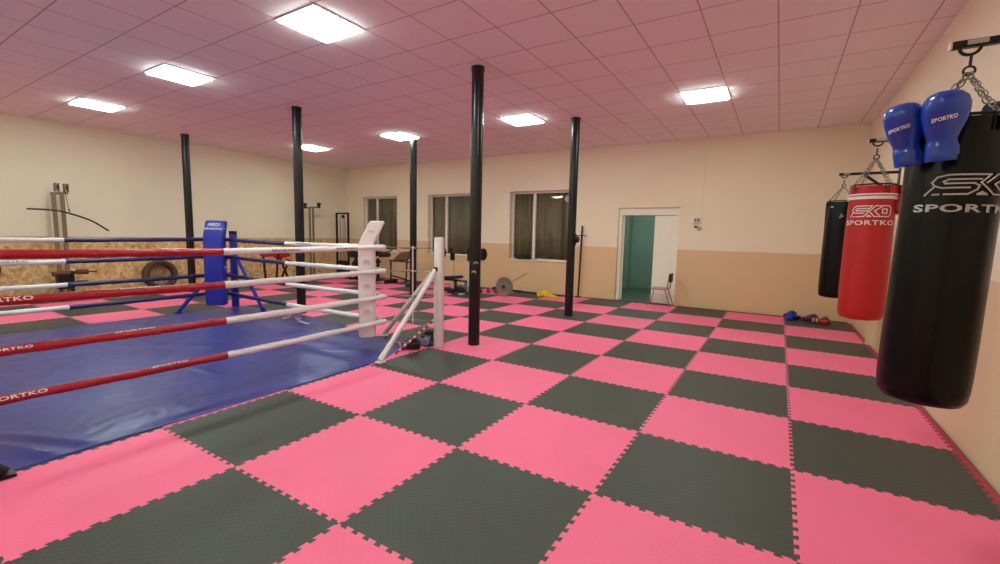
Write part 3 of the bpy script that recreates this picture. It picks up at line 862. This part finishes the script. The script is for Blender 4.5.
# ------------------------------------------------------------------ SHOES AND PAPER ON THE CANVAS EDGE
def shoe(x, y, rz, up, lb):
    t = thing('shoe', lb, 'shoe', (x, y, .022), rz, 'pair of trainers at the ring canvas edge')
    bm = bmesh.new()
    def ring(cx, z, rx, ry): return [V((cx + rx * math.cos(2 * PI * k / 16), ry * math.sin(2 * PI * k / 16) * (1 + .15 * math.cos(2 * PI * k / 16)), z)) for k in range(16)]
    loft(bm, [ring(0, 0, .135, .045), ring(0, .025, .138, .048)]); finish(bm, 'sole', 'sole', t)
    bm = bmesh.new(); loft(bm, [ring(0, .025, .13, .044), ring(-.005, .05, .122, .042), ring(-.03, .075, .09, .036), ring(-.055, .105, .055, .03)]); u = finish(bm, 'upper', up, t, angle=70)
    bm = bmesh.new()
    for k in range(4): tube(bm, [(.01 + k * .018, -.02, .078 - k * .006), (.01 + k * .018, .02, .078 - k * .006)], .004, 6)
    finish(bm, 'laces', 'sole', u)
shoe(-7.16, 1.02, 2.2, 'wood', 'tan trainer on the ring canvas edge beside the black column')
shoe(-6.96, 1.10, 2.6, 'glove_lilac', 'lilac trainer nearer the black column at the ring canvas edge')
bm = bmesh.new(); box(bm, (-6.60, .95, .025), (.34, .045, .003), Matrix.Rotation(math.radians(-10), 3, 'Z')); tag(finish(bm, 'paper_strip', 'sole', smooth=False), 'white paper strip lying on the ring canvas near the black column', 'paper')

# ------------------------------------------------------------------ EQUIPMENT ON THE CHIPBOARD WALL
def lat_machine():
    t = thing('lat_pulldown_machine', 'brown steel lat pulldown machine with twin uprights standing by the chipboard wall', 'exercise machine', (-12.75, -.25, 0))
    for s in (-.16, -.03):
        bm = bmesh.new(); bar(bm, (0, s, 0.04), (0, s, 2.14), .06, .055); finish(bm, 'upright', 'brown_steel', t, smooth=False)
    bm = bmesh.new(); box(bm, (.25, 0, .03), (.9, .10, .06), bev=.006); box(bm, (0, 0, .03), (.12, .7, .06), bev=.006); finish(bm, 'base_frame', 'brown_steel', t, smooth=False)
    bm = bmesh.new(); bar(bm, (0, -.20, 2.13), (0, .06, 2.16), .06, .05); finish(bm, 'top_beam', 'brown_steel', t, smooth=False)
    for s in (-.14, .0):
        bm = bmesh.new(); box(bm, (.06, s, 2.26), (.10, .03, .17), bev=.004); box(bm, (.06, s + .05, 2.26), (.10, .012, .17), bev=.004); b = finish(bm, 'pulley_bracket', 'brown_steel', t, smooth=False)
        bm = bmesh.new(); lathe(bm, [(.045, -.012), (.05, -.006), (.042, 0), (.05, .006), (.045, .012)], (.07, s + .026, 2.27), 20, 'Y'); finish(bm, 'pulley', 'dark_steel', b)
    bm = bmesh.new(); box(bm, (.05, -.1, .36), (.2, .24, .34), bev=.01)
    for k in range(6): box(bm, (.06, -.1, .22 + k * .055), (.22, .25, .045), bev=.006)
    finish(bm, 'weight_stack', 'dark_steel', t, smooth=False)
    bm = bmesh.new(); lathe(bm, [(.03, -.16), (.045, -.15), (.045, .10), (.03, .11)], (.35, -.20, .53), 20, 'Y'); finish(bm, 'thigh_roller', 'brown_vinyl', t)
    bm = bmesh.new(); lathe(bm, [(.03, 0), (.055, .01), (.055, .19), (.03, .20)], (.35, .0, .55), 20, 'Y'); finish(bm, 'thigh_roller', 'brown_vinyl', t)
    bm = bmesh.new(); lathe(bm, [(.03, 0), (.045, .01), (.045, .18), (.03, .19)], (.35, .0, .33), 20, 'Y'); finish(bm, 'thigh_roller', 'brown_vinyl', t)
    bm = bmesh.new(); tube(bm, [(.35, -.36, .53), (.35, .34, .55)], .014, 8); bar(bm, (.35, 0, .54), (.1, 0, .54), .04); finish(bm, 'roller_axle', 'dark_steel', t)
    bm = bmesh.new(); box(bm, (.42, -.1, .33), (.2, .2, .06), bev=.02); bar(bm, (.42, -.1, .3), (.42, -.05, .03), .05); finish(bm, 'seat', 'black_vinyl', t)
    bm = bmesh.new(); tube(bm, [(.08, 0, 2.22), (.22, 0, 1.80)], .006, 6); finish(bm, 'cable', 'dark_steel', t)
lat_machine()
bm = bmesh.new(); tube(bm, spline([(-12.5, -.86, 1.80), (-12.5, -.47, 1.79), (-12.5, -.22, 1.73), (-12.5, .09, 1.60), (-12.5, .36, 1.40)], 8), .017, 10)
tube(bm, [(-12.5, -.25, 1.77), (-12.52, -.25, 1.83)], .012, 8)
tag(finish(bm, 'pulldown_bar', 'dark_steel'), 'long curved dark steel bar hanging tilted from the pulldown machine', 'bar')

# small dumbbell set at the left border
t = thing('dumbbell_stand', 'dark dumbbell on a low stand at the left border before the chipboard wall', 'dumbbell', (-12.4, -1.52, 0), .3)
bm = bmesh.new(); tube(bm, [(0, -.2, .62), (0, .2, .66)], .016, 8); finish(bm, 'handle', 'dark_steel', t)
for s in (-.17, .17):
    bm = bmesh.new(); lathe(bm, [(.03, -.05), (.09, -.045), (.09, .045), (.03, .05)], (0, s, .64 + s * .1), 18, 'Y'); finish(bm, 'weight', 'black_steel', t)
bm = bmesh.new(); bar(bm, (0, .18, .56), (.05, -.1, 0.02), .04); bar(bm, (0, -.18, .56), (.05, .15, .02), .04); box(bm, (0, 0, .57), (.12, .44, .03), bev=.004); finish(bm, 'stand', 'black_steel', t, smooth=False)

# tyre standing against the wall
def tyre():
    bm = bmesh.new(); prof = []
    Ro, Ri, w = .36, .25, .11
    P = [(Ri, -w * .8), (Ri + .03, -w), (Ro - .05, -w * 1.05), (Ro - .01, -w * .85), (Ro, -w * .4), (Ro, w * .4), (Ro - .01, w * .85), (Ro - .05, w * 1.05), (Ri + .03, w), (Ri, w * .8), (Ri + .012, w * .6), (Ro - .04, w * .5), (Ro - .04, -w * .5), (Ri + .012, -w * .6)]
    seg = 72; rings = []
    for k in range(seg + 1):
        a = 2 * PI * k / seg; g = 1 - (.012 if k % 2 else 0)
        rings.append([V((z, r * (g if r > Ro - .02 else 1) * math.cos(a), r * (g if r > Ro - .02 else 1) * math.sin(a) + Ro)) for r, z in P])
    loft(bm, rings, False); bmesh.ops.remove_doubles(bm, verts=bm.verts, dist=1e-4)
    o = finish(bm, 'tyre', 'rust', None, loc=(-12.84, 1.41, 0), rot=(0, math.radians(-8), 0))
    tag(o, 'worn brown tyre standing upright against the chipboard wall', 'tyre')
tyre()

# red exercise bench
t = thing('preacher_bench', 'red padded bench on dark crossed legs in front of the chipboard wall', 'exercise bench', (-12.3, 4.0, 0), 0)
bm = bmesh.new(); box(bm, (0, -.22, .80), (.3, .34, .09), bev=.02); finish(bm, 'seat', 'red_vinyl', t)
bm = bmesh.new(); box(bm, (0, .18, .80), (.34, .32, .17), Matrix.Rotation(.15, 3, 'X'), bev=.03); finish(bm, 'arm_pad', 'red_vinyl', t)
for a, b in (((-.1, -.3, .76), (-.1, -.25, .02)), ((.1, .0, .74), (.1, -.06, .02)), ((0, .12, .72), (0, .4, .02)), ((0, .4, .60), (0, .1, .02))):
    bm = bmesh.new(); bar(bm, a, b, .045); finish(bm, 'leg', 'dark_steel', t, smooth=False)
bm = bmesh.new(); bar(bm, (0, -.3, .05), (0, .4, .05), .045); bar(bm, (0, .3, .66), (.15, .5, .56), .04); finish(bm, 'stretcher', 'dark_steel', t, smooth=False)

# T-shaped rack
t = thing('squat_stand', 'tall brown steel stand with two hooked arms beside the black column and left wall', 'exercise stand', (-12.7, 5.45, 0))
bm = bmesh.new(); bar(bm, (0, -.05, .03), (0, -.05, 2.2), .045); bar(bm, (0, .07, .03), (0, .07, 2.2), .045); finish(bm, 'upright', 'brown_steel', t, smooth=False)
bm = bmesh.new(); bar(bm, (0, -.50, 2.18), (0, .32, 2.25), .05); finish(bm, 'crossbar', 'brown_steel', t, smooth=False)
for s, z in ((-.22, 2.26), (.28, 2.30)):
    bm = bmesh.new(); box(bm, (0, s, z), (.08, .07, .17), bev=.006); box(bm, (0, s + .05, z + .04), (.06, .05, .05), bev=.004); finish(bm, 'hook', 'dark_steel', t, smooth=False)
bm = bmesh.new(); box(bm, (0, 0, .03), (.6, .08, .06), bev=.005); box(bm, (0, 0, .03), (.08, .8, .06), bev=.005); finish(bm, 'base', 'brown_steel', t, smooth=False)

# cable machine frame in the corner
t = thing('cable_machine', 'narrow dark steel cable machine frame standing in the corner beside the far-left window', 'exercise machine', (-12.35, 6.35, 0))
for s in (-.28, .28):
    bm = bmesh.new(); bar(bm, (s, 0, .03), (s, 0, 2.06), .05); finish(bm, 'upright', 'dark_steel', t, smooth=False)
for s in (-.11, .12):
    bm = bmesh.new(); tube(bm, [(s, 0, .06), (s, 0, 2.02)], .012, 8); finish(bm, 'guide_rod', 'steel', t)
bm = bmesh.new(); bar(bm, (-.305, 0, 2.08), (.305, 0, 2.08), .05); finish(bm, 'top_beam', 'dark_steel', t, smooth=False)
bm = bmesh.new(); lathe(bm, [(.05, -.015), (.06, -.01), (.05, 0), (.06, .01), (.05, .015)], (.03, 0, 1.98), 20, 'Y'); finish(bm, 'pulley', 'dark_steel', t)
bm = bmesh.new(); tube(bm, [(.03, 0, 1.93), (.03, -.01, .7)], .006, 6); finish(bm, 'cable', 'dark_steel', t)
bm = bmesh.new()
for k in range(8): box(bm, (0, 0, .10 + k * .06), (.42, .16, .05), bev=.006)
finish(bm, 'weight_stack', 'black_steel', t, smooth=False)
bm = bmesh.new(); box(bm, (0, 0, .03), (.7, .12, .06), bev=.005); box(bm, (0, -.3, .03), (.1, .8, .06), bev=.005); finish(bm, 'base', 'dark_steel', t, smooth=False)

# dark machine with cushions right of it (mostly behind the white pad)
t = thing('leg_curl_bench', 'dark bench with thick black cushions under the far-left window behind the white pad', 'exercise bench', (-11.05, 6.2, 0))
bm = bmesh.new(); box(bm, (-.35, 0, .82), (.75, .35, .26), bev=.05); finish(bm, 'backrest', 'black_vinyl', t)
bm = bmesh.new(); box(bm, (.32, 0, .84), (.5, .35, .14), bev=.04); finish(bm, 'seat', 'black_vinyl', t)
bm = bmesh.new(); lathe(bm, [(.03, -.2), (.07, -.19), (.07, .19), (.03, .2)], (.78, 0, .82), 20, 'Y'); finish(bm, 'roller', 'black_vinyl', t)
bm = bmesh.new(); bar(bm, (.5, 0, .8), (1.1, 0, .98), .03); bar(bm, (-.4, 0, .60), (.6, 0, .60), .06); finish(bm, 'frame', 'dark_steel', t, smooth=False)
for s in (-.5, .1, .5):
    bm = bmesh.new(); bar(bm, (s, 0, .7), (s, 0, .02), .06); bar(bm, (s, -.25, .03), (s, .25, .03), .05); finish(bm, 'leg', 'dark_steel', t, smooth=False)
bm = bmesh.new(); lathe(bm, [(.03, -.03), (.16, -.028), (.16, .028), (.03, .03)], (-.2, -.26, .45), 26, 'Y'); tube(bm, [(-.2, -.3, .45), (-.2, 0, .45)], .015, 8); finish(bm, 'weight_disc', 'black_steel', t)

# brown incline bench by column E
t = thing('incline_bench', 'brown padded incline bench on a thin dark frame between the left windows', 'exercise bench', (-9.35, 6.05, 0))
q = Matrix.Rotation(math.radians(-24), 3, 'Y')
bm = bmesh.new(); box(bm, (.02, 0, .82), (.62, .42, .07), Matrix.Rotation(math.radians(34), 3, 'X') @ Matrix.Rotation(math.radians(-8), 3, 'Y'), bev=.02); finish(bm, 'pad', 'brown_vinyl', t)
for a, b in (((-.5, 0, .66), (-.5, 0, .12)), ((.1, .05, .78), (.1, .0, .04)), ((.32, .05, .78), (.36, 0, .04))):
    bm = bmesh.new(); bar(bm, a, b, .035); finish(bm, 'leg', 'dark_steel', t, smooth=False)
bm = bmesh.new(); bar(bm, (-.58, 0, .68), (.25, 0, .66), .03); bar(bm, (-.5, 0, .24), (-.02, 0, .18), .035); bar(bm, (-.02, 0, .18), (.36, 0, .10), .035); box(bm, (-.5, 0, .06), (.05, .5, .12), bev=.004); box(bm, (.34, 0, .02), (.05, .5, .04), bev=.004); finish(bm, 'frame', 'dark_steel', t, smooth=False)

# bench press
t = thing('bench_press', 'bench press with cream uprights and a black pad beside the thick black column', 'exercise bench', (-7.05, 5.75, 0))
for x in (-.27, .27):
    bm = bmesh.new(); bar(bm, (x, 0, .02), (x, 0, .86), .075); u = finish(bm, 'upright', 'cream_steel', t, smooth=False)
    bm = bmesh.new(); box(bm, (x, -.01, .93), (.085, .09, .22), bev=.005); bar(bm, (x, -.06, .93), (x, -.06, 1.14), .04); bar(bm, (x, -.04, .89), (x + .10, -.07, 1.0), .02); finish(bm, 'hook', 'black_steel', u, smooth=False)
    bm = bmesh.new(); box(bm, (x, -.1, .02), (.07, .6, .04), bev=.004); finish(bm, 'foot', 'cream_steel', t, smooth=False)
bm = bmesh.new(); box(bm, (-.2, -.35, .40), (.86, .32, .07), Matrix.Rotation(-.09, 3, 'Y'), bev=.02); finish(bm, 'pad', 'black_vinyl', t)
for x in (-.45, .1):
    bm = bmesh.new(); bar(bm, (x, -.35, .37), (x, -.35, .02), .045); finish(bm, 'leg', 'cream_steel' if x < 0 else 'dark_steel', t, smooth=False)
bm = bmesh.new(); bar(bm, (-.5, -.35, .33), (.2, -.35, .36), .04); bar(bm, (-.27, 0, .3), (.27, 0, .3), .04); finish(bm, 'crossbar', 'dark_steel', t, smooth=False)
def barbell(t, L, pl, pm, axis='X', z=0, r=.014):
    bm = bmesh.new(); tube(bm, [(-L / 2, 0, z), (L / 2, 0, z)], r, 10); finish(bm, 'bar', 'dark_steel', t)
    for x, R_, w in pl:
        bm = bmesh.new(); lathe(bm, [(.016, -w / 2), (.05, -w / 2), (.055, -w * .38), (R_ * .8, -w * .36), (R_ * .86, -w / 2), (R_ * .98, -w / 2), (R_, -w * .4), (R_, w * .4), (R_ * .98, w / 2), (R_ * .86, w / 2), (R_ * .8, w * .36), (.055, w * .38), (.05, w / 2), (.016, w / 2)], (x, 0, z), 36, 'X'); p = finish(bm, 'weight_plate', pm, t)
        bm = bmesh.new(); lathe(bm, [(.015, w / 2), (.035, w / 2), (.035, w / 2 + .03), (.015, w / 2 + .03)], (x, 0, z), 18, 'X'); finish(bm, 'collar', 'dark_steel', p)
t = thing('barbell', 'barbell with small black plates resting on the cream bench press uprights', 'barbell', (-6.98, 5.68, 1.0))
barbell(t, 1.55, [(-.64, .15, .05), (.645, .15, .05)], 'black_steel', z=.01)

# big grey-plate barbell on the floor
t = thing('barbell', 'short bar with one large grey plate leaning back to the wall under the widest window', 'barbell', (-5.85, 5.93, 0))
bm = bmesh.new(); tube(bm, [(0, -.20, .19), (0, 0, .235), (0, 1.15, .50)], .011, 10); finish(bm, 'bar', 'steel', t)
bm = bmesh.new(); w = .05; R_ = .235
lathe(bm, [(.016, -w / 2), (.06, -w / 2), (.065, -w * .3), (R_ * .82, -w * .28), (R_ * .88, -w / 2), (R_ * .98, -w / 2), (R_, -w * .4), (R_, w * .4), (R_ * .98, w / 2), (R_ * .88, w / 2), (R_ * .82, w * .28), (.065, w * .3), (.06, w / 2), (.016, w / 2)], (0, 0, .235), 44, 'Y'); p = finish(bm, 'weight_plate', 'plate', t)
bm = bmesh.new(); lathe(bm, [(.015, -.09), (.035, -.088), (.035, -.03), (.015, -.028)], (0, 0, .235), 18, 'Y'); finish(bm, 'collar', 'dark_steel', p)
# loose bar on the floor beside it
bm = bmesh.new(); tube(bm, [(-6.15, 6.82, .02), (-4.45, 6.78, .02)], .016, 10); lathe(bm, [(.016, -.05), (.028, -.04), (.028, .25), (.016, .26)], (-6.1, 6.82, .028), 14, 'X')
tag(finish(bm, 'loose_bar', 'dark_steel'), 'plain steel bar lying on the floor along the wall under the widest window', 'bar')

# pole standing at the wall behind column D
t = thing('pole_stand', 'thin dark pole with a short crossbar standing against the wall beside the doorway', 'pole', (-4.34, 6.98, 0))
bm = bmesh.new(); tube(bm, [(0, 0, 0.02), (.01, .08, 1.76)], .022, 10); finish(bm, 'pole', 'dark_steel', t)
bm = bmesh.new(); tube(bm, [(-.12, .06, 1.52), (.14, .06, 1.52)], .012, 8); finish(bm, 'crossbar', 'dark_steel', t)
bm = bmesh.new(); lathe(bm, [(.022, 0), (.075, 0), (.075, .015), (.022, .03)], seg=20); finish(bm, 'foot', 'dark_steel', t)
t = thing('column_knob', 'black round lamp-like housing fixed at head height to the column before the doorway', 'fixture', (-3.40, 4.39, 1.44))
bm = bmesh.new(); lathe(bm, [(.02, 0), (.06, .004), (.06, .05), (.045, .07), (.01, .075)], (-.0, 0, 0), 22, 'X'); box(bm, (.005, 0, 0), (.02, .05, .22), bev=.004); finish(bm, 'housing', 'black_steel', t)

# yellow gloves / cloth
def crumple(name, m, c, r, seed, lb, cat, sz=.5, group=None):
    bm = bmesh.new(); bmesh.ops.create_icosphere(bm, subdivisions=4, radius=1)
    for v in bm.verts:
        d = v.co.normalized()
        k = 1 + .4 * noise.noise(d * 2.0 + V((seed, 0, 0))) + .28 * noise.noise(d * 4.5 + V((0, seed, 0)))
        v.co = V((d.x * r[0] * k, d.y * r[1] * k, max(0.001, d.z * r[2] * k + r[2] * .55)))
    o = finish(bm, name, m, angle=70); o.location = c
    return tag(o, lb, cat, group)
crumple('yellow_cloth', 'yellow', (-5.02, 6.50, 0), (.2, .12, .09), 1.3, 'crumpled yellow cloth on the mats under the widest window', 'cloth')
crumple('yellow_cloth', 'yellow', (-4.74, 6.42, 0), (.08, .07, .045), 4.3, 'smaller flat yellow cloth lying nearer the column before the doorway', 'cloth')
# white cable running past the column
bm = bmesh.new(); tube(bm, spline([(-4.7, 6.45, .010), (-4.45, 6.58, .010), (-4.25, 6.62, .010), (-4.15, 6.88, .010)], 8), .008, 8)
tag(finish(bm, 'cable', 'cable_white'), 'thin pale cable curling on the mats behind the column before the doorway', 'cable')

# things under the bench press
for (x, y, r, m, sd, lb, nm, cat) in (
    (-7.35, 5.62, (.2, .12, .07), 'blue_pile', 2.1, 'dark blue bundle on the floor beneath the bench press pad, nearest the white post', 'bundle', 'bundle'),
    (-6.95, 5.52, (.2, .14, .1), 'glove_black', 5.1, 'black bundle on the floor beneath the bench press pad', 'bundle', 'bundle'),
    (-6.62, 5.75, (.16, .14, .13), 'glove_navy', 3.7, 'navy bundle on the floor beside the thick column and bench press', 'bundle', 'bundle'),
    (-7.0, 5.95, (.13, .1, .16), 'glove_lilac', 6.4, 'pale lilac bundle between the bench press uprights', 'bundle', 'bundle'),
    (-7.75, 5.75, (.15, .12, .06), 'glove_red', 8.2, 'dark red bundle on the mats behind the white ring post', 'bundle', 'bundle')):
    crumple(nm, m, (x, y, 0), r, sd, lb, cat)
def dumbbell(x, y, rz, m, lb):
    t = thing('dumbbell', lb, 'dumbbell', (x, y, .06), rz)
    bm = bmesh.new(); tube(bm, [(-.08, 0, 0), (.08, 0, 0)], .014, 10); finish(bm, 'handle', 'steel', t)
    for s in (-.1, .1):
        bm = bmesh.new(); lathe(bm, [(.02, -.035), (.055, -.03), (.06, 0), (.055, .03), (.02, .035)], (s, 0, 0), 8, 'X'); finish(bm, 'weight', m, t, smooth=False)
dumbbell(-6.40, 6.22, .4, 'red_vinyl', 'red dumbbell on the floor just past the thick column')
dumbbell(-6.22, 6.42, 1.2, 'red_vinyl', 'red dumbbell on the floor between the thick column and the grey plate')
dumbbell(-6.48, 6.58, -.3, 'strap_dark', 'dark red dumbbell close to the wall behind the two bright red ones')

# things on the sill
crumple('cap', 'glove_black', (-6.16, 7.19, .854), (.12, .05, .075), 2.9, 'black cap on the sill at the corner of the widest window', 'cap')
crumple('hand_wraps', 'dark_steel', (-5.93, 7.19, .854), (.12, .045, .055), 7.7, 'rolled dark hand wraps on the window sill beside the black cap', 'hand wraps')
crumple('hand_wraps', 'ink_silver', (-5.70, 7.19, .854), (.08, .04, .025), 9.7, 'small grey hand wraps on the window sill past the dark ones', 'hand wraps')
bm = bmesh.new(); lathe(bm, [(.01, 0), (.085, .004), (.09, .014), (.085, .02), (.01, .022)], (-4.82, 7.235, 2.45), 28, 'Y')
tag(finish(bm, 'lamp_reflection', 'ink_silver'), 'pale disc standing in for a lamp reflection in the upper corner of the widest window', 'glint')  # pale disc modelled in place of a lamp's reflection on the glass

# chair at the door
def chair():
    t = thing('school_chair', 'old chair with thin metal legs and pale wooden seat before the cream door', 'chair', (-2.37, 6.86, 0), math.radians(90))
    # local: front towards +Y ; world: faces -X
    sw, sd, sh = .34, .34, .40
    for s in (-1, 1):
        bm = bmesh.new(); tube(bm, [(s * sw / 2, sd / 2 + .05, .01), (s * (sw / 2 - .01), sd / 2 - .02, sh - .01)], .011, 8); finish(bm, 'leg', 'steel', t)
        bm = bmesh.new(); tube(bm, spline([(s * sw / 2, -sd / 2 - .10, .01), (s * (sw / 2 - .01), -sd / 2 + .03, sh - .01)], 4), .011, 8); finish(bm, 'leg', 'steel', t)
        bm = bmesh.new(); tube(bm, spline([(s * (sw / 2 - .01), sd / 2 - .02, sh - .01), (s * (sw / 2 - .01), -sd / 2 + .02, sh - .01), (s * (sw / 2 - .01), -sd / 2 - .02, sh + .08), (s * (sw / 2 - .01), -sd / 2 - .05, .74)], 6), .011, 8); finish(bm, 'side_frame', 'steel', t)
    bm = bmesh.new(); box(bm, (0, 0, sh + .006), (sw, sd, .014), bev=.006); finish(bm, 'seat', 'wood', t)
    bm = bmesh.new(); rings = []
    for z in (.55, .58, .65, .71, .74):
        k = .0 if z in (.55, .74) else 1
        w = sw / 2 + .01 - (.02 if k == 0 else 0)
        ring = []
        for i in range(9):
            u = -1 + i / 4; ring.append(V((u * w, -sd / 2 - .045 + .03 * (u * u) - .03, z)))
        for i in range(8, -1, -1):
            u = -1 + i / 4; ring.append(V((u * w, -sd / 2 - .045 + .03 * (u * u) - .042, z)))
        rings.append(ring)
    loft(bm, rings); finish(bm, 'backrest', 'rust', t)
chair()

# switch box and conduit on the far wall
t = thing('switch_box', 'grey electrical switch box on the wall between doorway and bags', 'switch', (-1.70, YF, 1.82))
bm = bmesh.new(); box(bm, (-.03, -.02, .08), (.16, .04, .14), bev=.008); finish(bm, 'housing', 'sole', t)
bm = bmesh.new(); box(bm, (-.06, -.045, .09), (.03, .012, .05), bev=.003); box(bm, (0, -.045, .09), (.03, .012, .05), bev=.003); finish(bm, 'switch', 'ink_black', t)
bm = bmesh.new(); lathe(bm, [(.01, 0), (.05, 0), (.045, -.045), (.01, -.05)], (.02, 0, -.09), 20, 'Y'); finish(bm, 'socket', 'ink_silver', t)
bm = bmesh.new(); box(bm, (-.05, -.012, -.06), (.06, .024, .04), bev=.004); finish(bm, 'label_plate', 'ink_black', t)
bm = bmesh.new(); box(bm, (-1.66, YF - .008, (2.0 + H) / 2), (.025, .016, H - 2.0)); struct(finish(bm, 'trim_4', 'wall', smooth=False))

# ------------------------------------------------------------------ WORLD + CAMERA
w = bpy.data.worlds.new('night'); scene.world = w; w.use_nodes = True
w.node_tree.nodes['Background'].inputs[0].default_value = (.02, .022, .03, 1); w.node_tree.nodes['Background'].inputs[1].default_value = .5
R = [[0.8481341602808401, 0.5293318254256477, 0.021823490927572048], [-0.07387872448298677, 0.07738215054933907, 0.9942604974779629], [-0.5246049754181531, 0.8448785838023775, -0.10473680536758713]]
cam = bpy.data.cameras.new('camera'); co = bpy.data.objects.new('camera', cam); COL.objects.link(co)
cam.sensor_fit = 'HORIZONTAL'; cam.sensor_width = 36; cam.lens = 446.768 / 1000 * 36; cam.clip_start = .05
mm = Matrix.Identity(4)
for r in range(3):
    mm[r][0] = R[0][r]; mm[r][1] = R[1][r]; mm[r][2] = -R[2][r]
mm[0][3], mm[1][3], mm[2][3] = -.18075, -3.40827, 1.49533
co.matrix_world = mm
scene.camera = co
